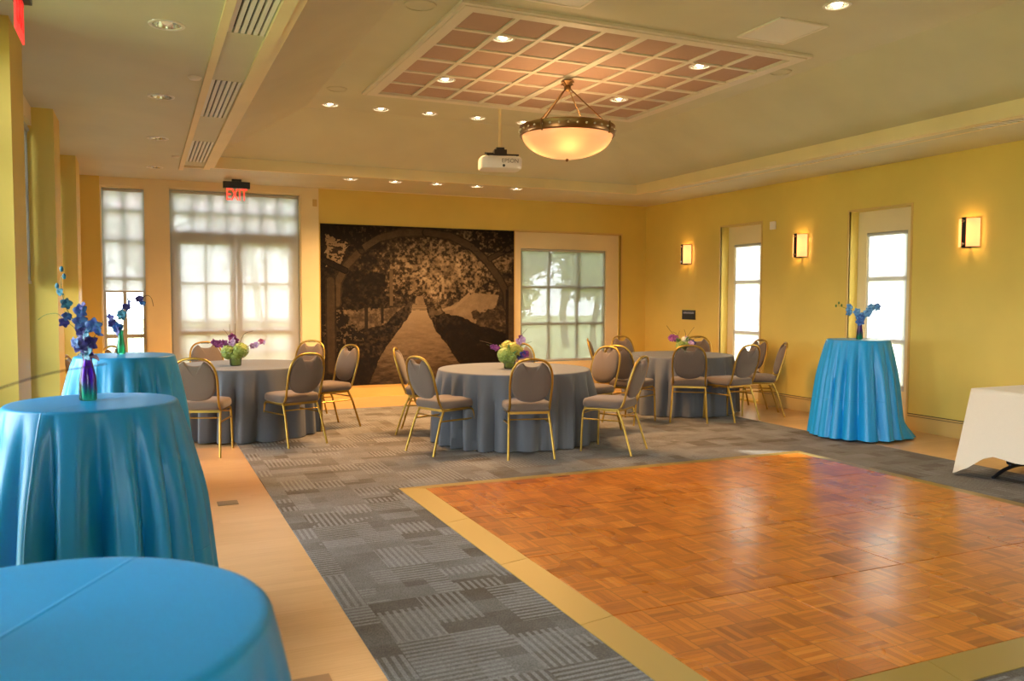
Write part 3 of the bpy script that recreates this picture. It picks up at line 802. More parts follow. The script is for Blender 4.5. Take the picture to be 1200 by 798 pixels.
# ------------------------------------------------------------------ wall fittings
for i, (yc, l) in enumerate(((10.85,'lit amber wall sconce nearest the back corner'),(8.37,'lit amber wall sconce between the two narrow right windows'),(5.95,'lit amber wall sconce right of the tall blue table'),(3.5,None),(1.0,None))):
    o = thing('wall_sconce', l or 'lit amber wall sconce farther along the right wall', 'wall lamp', (XR, yc, 2.165), group='sconces on the right wall')
    if l is None: 
        bpy.data.objects.remove(o)
    else:
        MB().box(-.012,-.0005,-.10,.10,-.15,.15).build('back_plate', M['darkmetal'], o)
        arc = [(-.02-.085*cos(a), .115*sin(a)) for a in [PI/2*(-1+2*k/24) for k in range(25)]]
        vs = [(x,y,z) for z in (-.145,.145) for x,y in arc]
        MB().add(vs, [(k,k+1,25+k+1,25+k) for k in range(24)]).build('lamp_shade', None, o, smooth=True, solid=.003).data.materials.append(M.setdefault('sconce', None) or bpy.data.materials.get('sconce_glass') or (lambda: None)())
        b = MB().box(-.122,-.108,-.022,.022,-.155,.155).build('band', M['darkmetal'], o, bevel=.002)
        for z in (-.118,.118):
            MB().tube([(-.122,0,z),(-.132,0,z)], .017, 14).build('screw', M['chrome'], b, smooth=True)
        MB().box(-.108,-.012,-.012,.012,-.158,-.150).build('arm', M['darkmetal'], o)
        MB().tube([(-.055,0,-.06),(-.055,0,.06)], .014, 10).build('bulb', M['bulbdim'], o, smooth=True)
    for dz in (-.08, .08):
        L = bpy.data.lights.new('sconce_bulb', 'POINT'); L.energy = 2.2; L.color = (1,.55,.20); L.shadow_soft_size = .02
        q = bpy.data.objects.new('sconce_bulb', L); COL.objects.link(q); q.location = (XR-.055, yc, 2.165+dz)
def sconce_mat():
    m = bpy.data.materials.new('sconce_glass'); m.use_nodes = True; t = NT(m); t.n.remove(t.n['Principled BSDF'])
    tl = t.node('ShaderNodeBsdfTranslucent'); tl.inputs[0].default_value = (.9,.6,.35,1)
    em = t.node('ShaderNodeEmission'); em.inputs[0].default_value = (1,.47,.20,1); em.inputs[1].default_value = .95
    ad = t.node('ShaderNodeAddShader'); t.link(tl.outputs[0], ad.inputs[0]); t.link(em.outputs[0], ad.inputs[1])
    t.link(ad.outputs[0], t.n['Material Output'].inputs[0]); return m
ms = sconce_mat()
for o in bpy.data.objects:
    if o.name.startswith('lamp_shade'):
        o.data.materials.clear(); o.data.materials.append(ms)

o = thing('wall_sign', 'small black sign with pale lettering on the yellow wall near the corner', 'sign', (XR, 10.80, 1.215))
MB().box(-.012,-.0005,-.17,.17,-.075,.075).build('plate', M['black'], o, bevel=.002)
M['paletext'] = mat('pale_lettering', (.30,.31,.36), .6)
mb = MB()
random.seed(3); y = -.14
while y < .13:
    w = random.uniform(.012,.022); mb.box(-.0145,-.0121,y,y+w,.018,.018+random.uniform(.022,.03)); y += w+.008
mb.build('lettering', M['paletext'], o)
o = thing('thermostat', 'small white wall sensor right of the narrow window near the corner', 'thermostat', (XR, 8.91, 2.47))
MB().box(-.03,-.0005,-.05,.05,-.055,.055).build('case', M['white'], o, bevel=.008)
MB().box(-.034,-.0302,-.02,.02,-.02,.02).build('button', M['vane'], o)
o = thing('wall_switch', 'small beige plate on the cream pilaster beside the double doors', 'switch', (2.27, YB-.035, 2.82))
MB().box(-.03,.03,-.012,-.0005,-.05,.05).build('plate', M['base'], o, bevel=.003)
MB().box(-.012,.012,-.016,-.0122,-.02,.02).build('toggle', M['base'], o)

# ------------------------------------------------------------------ banquet chair
def cush(outline, prof, fn):
    """outline 2D about its centroid, prof list of (scale, height) -> fn(x, y, h)"""
    cx = sum(p[0] for p in outline)/len(outline); cy = sum(p[1] for p in outline)/len(outline)
    return MB().rings([[fn(cx+(x-cx)*s, cy+(y-cy)*s, h) for x, y in outline] for s, h in prof])
def bez(pts, n=6):
    """Catmull-Rom through points"""
    P = [Vector(p) for p in pts]; P = [P[0]*2-P[1]] + P + [P[-1]*2-P[-2]]; o = []
    for i in range(1, len(P)-2):
        for k in range(n):
            t = k/n; a, b, c, d = P[i-1], P[i], P[i+1], P[i+2]
            o.append(.5*((2*b)+(c-a)*t+(2*a-5*b+4*c-d)*t*t+(3*b-a-3*c+d)*t**3))
    o.append(P[-2]); return o
def back_y(s): return -.185-(s-.46)*.30
def make_chair():
    R = .0115
    t = thing('banquet_chair', 'chair', 'chair', group='gold banquet chairs')
    # seat
    o = rrect(.43, .43, .075, 6)
    cush([(x, y+.02) for x, y in o], [(.80,.428),(.95,.430),(1.0,.442),(1.01,.468),(.99,.492),(.94,.506),(.7,.516),(.35,.521),(.05,.522)], lambda x,y,h: (x,y,h)).build('seat', M['seatfab'], t, smooth=75)
    # backrest with the crescent hand hole
    prof_x = [(.515,.0),(.518,.045),(.527,.085),(.543,.119),(.57,.148),(.61,.170),(.66,.183),(.72,.184),(.77,.178),(.81,.165),(.845,.147),(.872,.122),(.884,.104),(.892,.092)]
    cut = [(.884,.083),(.869,.074),(.857,.055),(.851,.028)]
    half = [(x, z) for z, x in prof_x+cut]
    pts = half + [(0, .849)] + [(-x, z) for x, z in reversed(half[1:])]
    cush(pts, [(.05,-.023),(.6,-.021),(.9,-.016),(.985,-.006),(.985,.006),(.93,.022),(.8,.032),(.45,.038),(.05,.040)],
         lambda x, z, h: (x, back_y(z)+h, z+h*.2)).build('backrest', M['seatfab'], t, smooth=75)
    # bent tube: side rail, posts and top arch
    right = [(.193,.15,.418),(.190,.0,.420),(.190,-.11,.424),(.188,-.165,.445),(.187,back_y(.5),.50),(.191,back_y(.58),.58),(.195,back_y(.68),.68),(.189,back_y(.77),.77),
             (.164,back_y(.85),.85),(.106,back_y(.902),.902),(.0,back_y(.920),.920)]
    full = right + [(-x,y,z) for x,y,z in reversed(right[:-1])]
    MB().tube(bez(full, 5), R, 8).build('back_frame', M['gold'], t, smooth=True)
    mb = MB().box(-.18,.18,.195,.215,.402,.428); mb.box(-.18,.18,-.155,-.135,.402,.428); mb.box(-.188,-.17,-.13,.195,.402,.428); mb.box(.17,.188,-.13,.195,.402,.428)
    mb.build('seat_frame', M['gold'], t)
    for s in (1, -1):
        MB().tube(bez([(s*.193,.15,.418),(s*.197,.198,.405),(s*.199,.216,.36),(s*.203,.225,.20),(s*.207,.230,.0)], 5), R, 8).build('leg', M['gold'], t, smooth=True)
        MB().tube([(s*.186,-.135,.42),(s*.195,-.19,.30),(s*.215,-.285,.0)], R, 8).build('leg', M['gold'], t, smooth=True)
    for s in (1, -1):
        MB().tube([(s*.200,.219,.315),(s*.194,-.183,.315)], .008, 6).build('stretcher', M['gold'], t, smooth=True)
    MB().tube([(-.19,-.165,.355),(.19,-.165,.355)], .007, 6).build('stretcher', M['gold'], t, smooth=True)
    MB().tube([(-.198,.214,.37),(.198,.214,.37)], .007, 6).build('stretcher', M['gold'], t, smooth=True)
    MB().box(-.045,.045,back_y(.918)-.013,back_y(.918)+.013,.9,.9045).build('hand_grip', M['black'], t)
    return t
chair0 = make_chair(); used = [False]
def chair(x, y, heading, label, group, z=0):
    """heading: direction the sitter faces (dx, dy)"""
    o = chair0 if not used[0] else copy_tree(chair0); used[0] = True
    return place(o, (x, y, z), math.atan2(heading[1], heading[0])-PI/2, label, group)
GA, GB, GC = 'chairs at the table before the double doors', 'chairs at the table before the mural', 'chairs at the table by the right corner'
CZ = .006
T1, T2, T3 = (1.00, 9.42), (3.54, 7.88), (6.44, 9.03)
chair(.51, 8.30, (.32,.95), 'gold banquet chair just behind the second blue table, its back to the camera', GA, 0)
chair(1.37, 8.50, (-.35,.93), 'gold banquet chair at the front right of the table by the double doors', GA, CZ)
chair(1.90, 9.36, (-.92,-.38), 'gold banquet chair before the mural\'s left edge, facing left', GA, CZ)
chair(.75, 10.42, (.2,-1), 'gold banquet chair behind the flowers, against the double doors', GA, CZ)
chair(1.76, 10.35, (-.6,-.8), 'gold banquet chair behind the table at the double doors\' right edge', GA, CZ)
chair(-.06, 10.15, (.85,-.5), 'gold banquet chair whose top arch peeks over the farthest blue table', GA, 0)
chair(-.36, 8.80, (1,-.12), 'gold banquet chair seen edge-on by the left windows beyond the blue tables', GA, 0)
chair(2.80, 8.62, (.90,-.42), 'gold banquet chair half hidden at the left of the middle table', GB, CZ)
chair(2.62, 7.50, (.94,.33), 'gold banquet chair at the front left of the middle table, angled right', GB, CZ)
chair(3.27, 7.00, (.25,.97), 'gold banquet chair at the front of the middle table, back to the camera', GB, CZ)
chair(4.13, 6.88, (-.60,.80), 'gold banquet chair in profile at the front right of the middle table', GB, CZ)
chair(4.00, 8.80, (-.45,-.9), 'gold banquet chair behind the flowers of the middle table', GB, CZ)
chair(4.52, 7.99, (-1,-.38), 'gold banquet chair right of the middle table, its seat front turned left', GB, CZ)
chair(5.72, 9.55, (.88,-.50), 'gold banquet chair seen edge-on before the nine-pane window', GC, CZ)
chair(5.30, 8.40, (.88,.45), 'gold banquet chair left of the corner table, partly behind another chair', GC, CZ)
chair(6.36, 9.99, (.10,-1), 'gold banquet chair behind the left side of the corner table', GC, CZ)
chair(6.01, 8.22, (.58,.81), 'gold banquet chair at the front of the corner table, its back squarely to the camera', GC, CZ)
chair(6.53, 8.10, (-.15,1), 'gold banquet chair at the front right of the corner table, angled left', GC, CZ)
chair(7.33, 8.88, (-.95,.1), 'gold banquet chair right of the corner table in front of the narrow window', GC, 0)
chair(7.15, 8.30, (-.84,.52), 'gold banquet chair in profile near the right wall, facing left', GC, 0)
chair(7.20, 9.66, (-.6,-.8), 'gold banquet chair behind the corner table flowers', GC, 0)

# ------------------------------------------------------------------ tablecloths
def tablecloth(loc, R, h, flare, amp, nf, seed, m, label, group=None, z0=.004, tex=None, name='tablecloth', crease=None):
    rnd = random.Random(seed)
    0 and [(nf+k*rnd.choice((1,2,3))*rnd.choice((-1,1)), rnd.uniform(0,2*PI), w) for k, w in ((0,1),(1,.55),(2,.45),(3,.3))]
    low = [(2, rnd.uniform(0,6.28), .22), (3, rnd.uniform(0,6.28), .18)]
    N = 220
    ph = [rnd.uniform(0, 2*PI) for _ in range(6)]
    def fold(a):
        aw = a+.07*sin(2*a+ph[0])+.035*sin(5*a+ph[1])
        lobe = abs(sin(nf*aw/2+ph[2]))**.95*2-1          # rounded lobes, sharp valleys
        fine = .25*sin(2.0*nf*aw+ph[3])
        return (lobe*(.78+.3*sin(3*a+ph[4]))+fine*(.5+.5*sin(4*a+ph[5])))
    rings = []
    prof = [(.02,0),(.3,0),(.6,0),(.85,0),(.95,0)]
    for s, _ in prof: rings.append([(R*s*cos(2*PI*k/N), R*s*sin(2*PI*k/N), h) for k in range(N)])
    for q in (.25,.5,.75,1.0):
        e = .012; a2 = q*PI/2
        rings.append([((R-e+e*sin(a2)+e*.3*q)*cos(2*PI*k/N), (R-e+e*sin(a2)+e*.3*q)*sin(2*PI*k/N), h-e+e*cos(a2)) for k in range(N)])
    nz = 22
    for i in range(1, nz+1):
        t = i/nz; R_ = []
        for k in range(N):
            a = 2*PI*k/N
            f = fold(a+.05*t*sin(2*a+seed)); l = sum(w*cos(n*a+p) for n, p, w in low)
            g = min(1, t*2.4)**.7*(.75+.25*t)
            r = R+.004+flare*t**.85+amp*(.35*min(1, t*3)+f*g)+amp*.8*t*l
            if t < .25: r = max(r, R*.995)
            z = (h-.012)*(1-t)+z0*t
            if t == 1: z = z0+.002+.003*(1+sin(5*a+seed))
            R_.append((r*cos(a), r*sin(a), z))
        rings.append(R_)
    o = MB().rings(rings, cap0=True, cap1=False).build(name, m, None, smooth=75)
    o.location = loc
    return tag(o, label, 'tablecloth', group)
GG = 'floor-length grey tablecloths'
tablecloth((*T1,.006), .74, .735, .03, .060, 22, 11, M['greycloth'], 'floor-length grey tablecloth on the round table before the double doors', GG)
tablecloth((*T2,.006), .79, .735, .03, .062, 24, 23, M['greycloth'], 'floor-length grey tablecloth on the round table before the garden mural', GG)
tablecloth((*T3,.006), .69, .735, .03, .050, 20, 37, M['greycloth'], 'floor-length grey tablecloth on the round table by the right corner', GG)
GBl = 'blue tablecloths on the tall tables'
def creased(name, ang, off):
    m = M['blue'].copy(); m.name = name; t = NT(m); co = t.objco(); x, y, z = t.sep(co)
    dd = t.math('ABSOLUTE', t.math('SUBTRACT', t.math('ADD', t.math('MULTIPLY', x, sin(ang)), t.math('MULTIPLY', y, -cos(ang))), off))
    d2 = t.math('ABSOLUTE', t.math('SUBTRACT', z, .42))
    hgt = t.math('MAXIMUM', t.math('SUBTRACT', 1.0, t.math('MINIMUM', 1.0, t.math('DIVIDE', dd, .004))), t.math('SUBTRACT', 1.0, t.math('MINIMUM', 1.0, t.math('DIVIDE', d2, .004))))
    t.link(t.bump(hgt, .5, .004), t.bsdf.inputs['Normal']); return m
mcr = creased('blue_satin_creased', math.radians(62), -.01)
TA, TB, TC, TD = (-.155, 1.225), (-.195, 3.82), (-.125, 6.75), (6.98, 6.56)
HT = 1.045
tablecloth((*TA,0), .315, HT, .10, .035, 18, 5, mcr, 'bright blue tablecloth on the nearest tall table, its top filling the lower left', GBl)
tablecloth((*TB,0), .325, HT, .105, .058, 17, 8, mcr, 'bright blue tablecloth on the second tall table, holding the purple-stemmed vase', GBl)
tablecloth((*TC,0), .34, HT, .10, .050, 18, 14, mcr, 'blue tablecloth on the farthest tall table at the left windows', GBl)
cD = tablecloth((*TD,0), .315, HT, .13, .044, 17, 27, mcr, 'blue tablecloth on the tall table in front of the right wall window', GBl, z0=.022)
# spread hem of that cloth towards the right
for v in cD.data.vertices:
    x, y, z = v.co; a = math.atan2(y, x)
    w = max(0, cos(a+.55))**6*max(0, 1-z/.25)**2
    v.co.x += .15*w*cos(-.55); v.co.y += .15*w*sin(-.55)
    if z < .06: v.co.z = max(.004, z*(1-.8*w))
o = thing('cocktail_table', 'pedestal feet of the tall table showing under the blue cloth by the right window', 'table', (*TD, 0))
MB().lathe([(.001,HT-.03),(.29,HT-.03),(.3,HT-.02),(.29,HT-.006),(.001,HT-.006)], 40).build('tabletop', M['darkmetal'], o)
MB().tube([(0,0,.06),(0,0,HT-.03)], .035, 12).build('pedestal', M['black'], o, smooth=True)
for k in range(4):
    a = PI/4+k*PI/2+.5
    MB().tube([(0,0,.07),(.2*cos(a),.2*sin(a),.05),(.40*cos(a),.40*sin(a),.014)], [.025,.02,.013], 8).build('foot', M['black'], o, smooth=True)

# white banquet table at the right
wt = thing('folding_table', 'rectangular folding table with black arched foot under the white cloth', 'table', (6.29, 2.71, 0))
# local: x 0..0.76 depth (towards wall), y 0..1.95 along the wall
LX, LY = .78, 1.98
MB().box(.01,LX-.01,.01,LY-.01,.70,.728).build('tabletop', M['vane'], wt)
for yy in (.28, LY-.16):
    MB().tube(bez([(.06,yy,.012),(.2,yy,.07),(.39,yy,.095),(.58,yy,.07),(.72,yy,.012)],6), .016, 8).build('foot', M['black'], wt, smooth=True)
    for xx in (.27,.51): MB().tube([(xx,yy,.085),(xx,yy,.70)], .014, 8).build('leg', M['black'], wt, smooth=True)
    for xx in (.27,.51): MB().tube([(xx,yy-.02,.13),(xx,yy+.02,.13)], .028, 8).build('clamp', M['black'], wt, smooth=True)
def rect_cloth():
    h = .738; drop_z = .20
    # perimeter samples of the rectangle with direction outwards
    per = []; n = 26; r = .02
    P = [(0,LY),(0,0),(LX,0),(LX,LY)]
    for k in range(4):
        (ax, ay), (bx, by) = P[k], P[(k+1) % 4]
        for i in range(n): per.append((ax+(bx-ax)*i/n, ay+(by-ay)*i/n, i/n, k))
    N = len(per); rings = []
    cx, cy = LX/2, LY/2
    for s in (.02,.5,.9,.985): rings.append([(cx+(x-cx)*s, cy+(y-cy)*s, h) for x, y, f, k in per])
    nor = [(-1,0),(0,-1),(1,0),(0,1)]
    for q in range(0, 19):
        t = q/18; R_ = []
        for i, (x, y, f, k) in enumerate(per):
            nx, ny = nor[k]
            d = min(f, 1-f)*(LY if k % 2 == 0 else LX)
            kc = k if f > .5 else k
            corner = math.exp(-(d/.10)**2)
            # outward direction blends to the diagonal at corners
            if f < .5: px_, py_ = nor[k-1]
            else: px_, py_ = nor[(k+1) % 4]
            w = .5*corner; ox, oy = nx*(1-w)+px_*w, ny*(1-w)+py_*w
            L_ = math.hypot(ox, oy); ox /= L_; oy /= L_
            hem = drop_z+.02*sin(7*f*PI+k)-(drop_z-.012)*math.exp(-(d/.13)**2)
            fold = .012*sin(f*9+k*2)+.008*sin(f*23+k)
            out_ = .012+t*(.02+.10*corner)+t*fold
            z = h-.006-(h-.006-hem)*t
            R_.append((x+ox*out_, y+oy*out_, z))
        rings.append(R_)
    o = MB().rings(rings, cap0=True, cap1=False).build('tablecloth', M['whitecloth'], None, smooth=75)
    o.location = (6.29, 2.71, .004); return tag(o, 'white cloth over the rectangular table at the right edge', 'tablecloth')
rect_cloth()

# ------------------------------------------------------------------ flowers
def petalmat(name, c1, c2):
    m = mat(name, c1, .5); t = NT(m); oi = t.node('ShaderNodeTexCoord').outputs['Object']
    n = t.noise(oi, 60, 2); t.link(t.ramp(n, [(.35, c1), (.65, c2)]), t.bsdf.inputs['Base Color'])
    t.bsdf.inputs['Sheen Weight'].default_value = .2; return m
M['pblue'] = petalmat('blue_petal', (.02,.05,.30), (.03,.16,.42))
M['pteal'] = petalmat('teal_petal', (.01,.10,.20), (.03,.25,.38))
M['pnavy'] = petalmat('navy_petal', (.02,.02,.16), (.06,.05,.32))
M['psky'] = petalmat('light_blue_petal', (.05,.22,.55), (.20,.45,.75))
M['ppurp'] = petalmat('purple_petal', (.16,.015,.12), (.34,.06,.26))
M['plav'] = petalmat('lavender_petal', (.45,.22,.45), (.62,.42,.60))
M['pgreen'] = petalmat('hydrangea_green', (.24,.36,.05), (.42,.50,.12))
M['pyel'] = petalmat('yellow_green_petal', (.48,.42,.03), (.62,.55,.10))
M['leaf'] = petalmat('leaf_green', (.05,.13,.02), (.10,.22,.04))
M['pwhite'] = petalmat('pale_petal', (.75,.68,.5), (.85,.8,.65))
def vglass(name, bottom, top, h):
    m = bpy.data.materials.new(name); m.use_nodes = True; t = NT(m); t.n.remove(t.n['Principled BSDF'])
    x, y, z = t.sep(t.objco()); f = t.math('DIVIDE', z, h)
    n = t.noise(t.map(t.objco(), (60,60,12)), 1, 2)
    c = t.ramp(t.math('ADD', f, t.math('MULTIPLY', t.math('SUBTRACT', n, .5), .35)), [(.12, bottom), (.45, top), (.95, tuple(min(1, q*1.3) for q in top))])
    tr = t.node('ShaderNodeBsdfTransparent'); t.link(c, tr.inputs[0])
    gl = t.node('ShaderNodeBsdfGlossy'); gl.inputs['Roughness'].default_value = .04
    tl = t.node('ShaderNodeBsdfTranslucent'); t.link(c, tl.inputs[0])
    m1 = t.node('ShaderNodeMixShader'); m1.inputs[0].default_value = .35; t.link(tr.outputs[0], m1.inputs[1]); t.link(tl.outputs[0], m1.inputs[2])
    fr = t.node('ShaderNodeFresnel'); fr.inputs[0].default_value = 1.45
    m2 = t.node('ShaderNodeMixShader'); t.link(fr.outputs[0], m2.inputs[0]); t.link(m1.outputs[0], m2.inputs[1]); t.link(gl.outputs[0], m2.inputs[2])
    t.link(m2.outputs[0], t.n['Material Output'].inputs[0]); return m
M['vpurp'] = vglass('purple_green_glass', (.35,.95,.75), (.52,.26,.78), .2)
M['vgreen'] = vglass('green_glass', (.35,.95,.70), (.30,.75,.62), .18)
M['vclear'] = vglass('clear_green_glass', (.93,1.0,.75), (.88,.97,.66), .1)

def petal(mb, base, d, n, L, W, cup=.25):
    """one petal: a bent pointed leaf with thickness, direction d, normal n"""
    d = Vector(d).normalized(); n = Vector(n); n = (n-d*n.dot(d)).normalized(); w = d.cross(n); b = Vector(base)
    rows = [(.0,.12,0),(.3,.8,.10),(.6,1.0,.10),(.85,.6,-.02),(1.0,.08,-.14)]
    vs = []
    for t, ww, lift in rows:
        c = b+d*(L*t)+n*(L*lift)
        for q in (-1,0,1): vs.append(c+w*(q*W/2*ww)+n*(abs(q)*cup*W*.5*ww))
    k = len(vs); vs += [p-n*(W*.05) for p in vs]; fs = []
    for i in range(4):
        for j in range(2):
            a = i*3+j; fs.append((a,a+1,a+4,a+3)); fs.append((k+a+3,k+a+4,k+a+1,k+a))
    rim = [0,3,6,9,12,13,14,11,8,5,2,1]
    for i in range(12):
        a, c = rim[i], rim[(i+1) % 12]; fs.append((a,c,k+c,k+a))
    mb.add(vs, fs)
def blossom_mesh(size, seed, lip=True):
    r = random.Random(seed); mb = MB()
    for k in range(5):
        a = 2*PI*k/5+PI/2+r.uniform(-.12,.12); w = .55 if k in (1,4) else .42
        petal(mb, (0,0,0), (cos(a), -.22, sin(a)), (0,-1,0), size*.52, size*w*r.uniform(.85,1.1))
    if lip: petal(mb, (0,-.02*size,-.02*size), (0,-.8,-.6), (0,-.6,.8), size*.3, size*.22, .6)
    mb.ball((0,-.03*size,0), size*.06, 8, 5)
    return mb
def blossom(parent, loc, size, m, rnd, face=None):
    o = blossom_mesh(size, rnd.randint(0,9999)).build('blossom', m, parent, smooth=60)
    o.location = loc
    o.rotation_euler = (rnd.uniform(-.5,.5), rnd.uniform(-.5,.5), face if face is not None else rnd.uniform(-.9,.9)); return o
def spray(parent, pts, r0, m, rnd, flowers, mats, size, name='flower_spray'):
    st = bez(pts, 6)
    s = MB().tube(st, [r0*(1-.6*i/(len(st)-1)) for i in range(len(st))], 6).build(name, m, parent, smooth=True)
    for f in flowers:
        i = min(len(st)-1, int(f[0]*(len(st)-1))); p = st[i]
        sz = size*(f[1] if len(f) > 1 else rnd.uniform(.8,1.1))
        q = p+Vector((rnd.uniform(-.3,.3), rnd.uniform(-.5,.1), rnd.uniform(-.25,.25)))*sz
        blossom(s, q, sz, f[2] if len(f) > 2 else rnd.choice(mats), rnd)
    return s
def bud(parent, p, r, m):
    return MB().ball(p, r, 8, 6, 1.6).build('bud', m, parent, smooth=True)

ang = -math.radians(24)
# second table: square-shouldered bottle with tall blue orchids
rnd = random.Random(4)
v = thing('flower_vase', 'purple and green glass bottle of dark blue orchids on the second blue table', 'vase of flowers', (-.215, 3.86, HT+.002), ang)
MB().lathe([(.001,0),(.030,0),(.034,.006),(.034,.05),(.033,.09),(.026,.13),(.019,.16),(.018,.185),(.024,.20),(.022,.20),(.016,.185),(.017,.16),(.024,.13),(.031,.09),(.032,.05),(.031,.012),(.001,.010)], 20).build('bottle', M['vpurp'], v, smooth=True)
for k in range(5): MB().tube([(.012*cos(k*1.3),.012*sin(k*1.3),.02),(.008*cos(k*2),.008*sin(k*2),.12),(.008*cos(k*2.2),.006*sin(k),.21)], .0028, 6).build('stem', M['ppurp'] if k % 2 else M['thread'], v, smooth=True)
spray(v, [(0,0,.20),(-.03,.0,.29),(-.075,-.01,.38),(-.10,0,.46),(-.105,.01,.52)], .0026, M['thread'], rnd, [(.42,.75),(.62,.9,M['pteal']),(.75,.7,M['pteal'])], [M['pblue'],M['pnavy']], .055)
for p in ((-.118,0,.475),(-.098,0,.545),(-.088,.0,.515)): bud(v, p, .008, M['pteal'])
spray(v, [(0,0,.20),(-.005,0,.27),(-.01,0,.34),(-.012,0,.38)], .0026, M['thread'], rnd, [(.05,1.1),(.2,1.1),(.35,1.1),(.5,1),(.7,1.0),(.85,.95),(1,.8)], [M['pblue'],M['pnavy'],M['pnavy']], .062)
spray(v, [(0,0,.19),(.02,0,.24),(.05,-.01,.29),(.07,0,.33)], .0024, M['thread'], rnd, [(.0,1.1),(.25,1.1),(.5,1.1),(.75,.9),(.95,1.1,M['pblue'])], [M['pblue'],M['pteal'],M['pnavy']], .062)
spray(v, [(0,0,.19),(-.02,-.01,.23),(-.045,-.01,.30),(-.085,-.02,.335)], .002, M['thread'], rnd, [(.35,1),(.98,.8,M['pnavy'])], [M['pblue']], .055)
MB().tube(bez([(-.085,-.02,.335),(-.12,0,.36),(-.17,0,.355),(-.20,0,.335)],6), .0012, 5).build('tendril', M['thread'], v)
for k in range(3): 
    mb = MB(); petal(mb, (0,0,.18), (cos(2.4*k), sin(2.4*k)-.3, -.1+.3*k), (0,-.3,1), .06, .03); mb.build('leaf', M['plav'] if k == 0 else M['pteal'], v, smooth=60)

# third table: small green bottle
rnd = random.Random(9)
v = thing('flower_vase', 'small green glass bottle of blue orchids leaning right on the farthest blue table', 'vase of flowers', (-.155, 6.86, HT+.002), ang)
MB().lathe([(.001,0),(.026,0),(.032,.008),(.030,.06),(.020,.12),(.018,.16),(.023,.18),(.021,.18),(.016,.16),(.018,.12),(.028,.06),(.029,.012),(.001,.01)], 20).build('bottle', M['vgreen'], v, smooth=True)
for k in range(3): MB().tube([(.01*cos(k*2),.01*sin(k*2),.02),(0,0,.18)], .003, 6).build('stem', M['thread'], v)
spray(v, [(0,0,.17),(-.02,0,.22),(-.045,0,.27)], .003, M['thread'], rnd, [(.2,1.0),(.5,1.1),(.8,1),(1,.9)], [M['pnavy'],M['pblue']], .075)
spray(v, [(0,0,.17),(.02,0,.27),(.07,0,.36),(.14,0,.40),(.19,0,.39)], .003, M['thread'], rnd, [(.1,1),(.25,.9),(.4,.9),(.52,.8),(.65,.9),(.78,.8),(.9,.7)], [M['pnavy'],M['pblue'],M['pteal']], .08)
MB().tube(bez([(.14,0,.40),(.20,0,.44),(.235,0,.42),(.25,0,.36)],6), .002, 5).build('tendril', M['twig'], v)

# right table
rnd = random.Random(12)
v = thing('flower_vase', 'slim purple glass bottle of light blue orchids on the tall table by the right window', 'vase of flowers', (6.99, 6.55, HT+.002), ang)
MB().lathe([(.001,0),(.028,0),(.034,.008),(.032,.07),(.024,.12),(.022,.17),(.027,.19),(.024,.19),(.019,.17),(.021,.12),(.029,.07),(.030,.012),(.001,.01)], 20).build('bottle', M['vpurp'], v, smooth=True)
for k in range(4): MB().tube([(.012*cos(k*2),.012*sin(k*2),.02),(0,0,.2)], .004, 6).build('stem', M['ppurp'] if k < 2 else M['thread'], v)
spray(v, [(0,0,.18),(-.02,0,.26),(-.08,0,.30),(-.16,0,.33),(-.24,0,.36)], .0035, M['thread'], rnd, [(.2,1),(.45,1),(.6,1.1),(.72,.9)], [M['psky'],M['pblue'],M['psky']], .085)
spray(v, [(0,0,.18),(.03,0,.26),(.09,0,.31),(.15,0,.35),(.20,0,.37)], .0035, M['thread'], rnd, [(.15,1),(.35,1.1),(.5,1),(.65,1),(.8,.9),(.95,.9)], [M['psky'],M['psky'],M['pblue']], .085)
spray(v, [(0,0,.16),(0,-.02,.22),(.01,-.02,.27)], .0035, M['thread'], rnd, [(.2,1.1),(.6,1.1),(1,1)], [M['pblue'],M['psky']], .085)
for q in ((-.20,0,.36),(-.26,0,.355),(-.23,0,.385)): bud(v, q, .010, M['leaf'])

# nearest table: the vase itself stands just outside the frame, its branch reaches in
rnd = random.Random(15)
v = thing('flower_vase', 'teal glass vase on the nearest blue table, arching orchid branch at the left edge', 'vase of flowers', (-.355, 1.19, HT+.002), ang)
MB().lathe([(.001,0),(.028,0),(.033,.008),(.032,.08),(.024,.13),(.019,.17),(.024,.20),(.022,.20),(.017,.17),(.022,.13),(.030,.08),(.030,.012),(.001,.01)], 20).build('bottle', M['vgreen'], v, smooth=True)
spray(v, [(0,0,.02),(0,0,.18),(.02,.05,.24),(.06,.16,.285),(.11,.28,.315),(.16,.38,.325)], .0022, M['twig'], rnd, [(.32,1)], [M['pnavy']], .04)

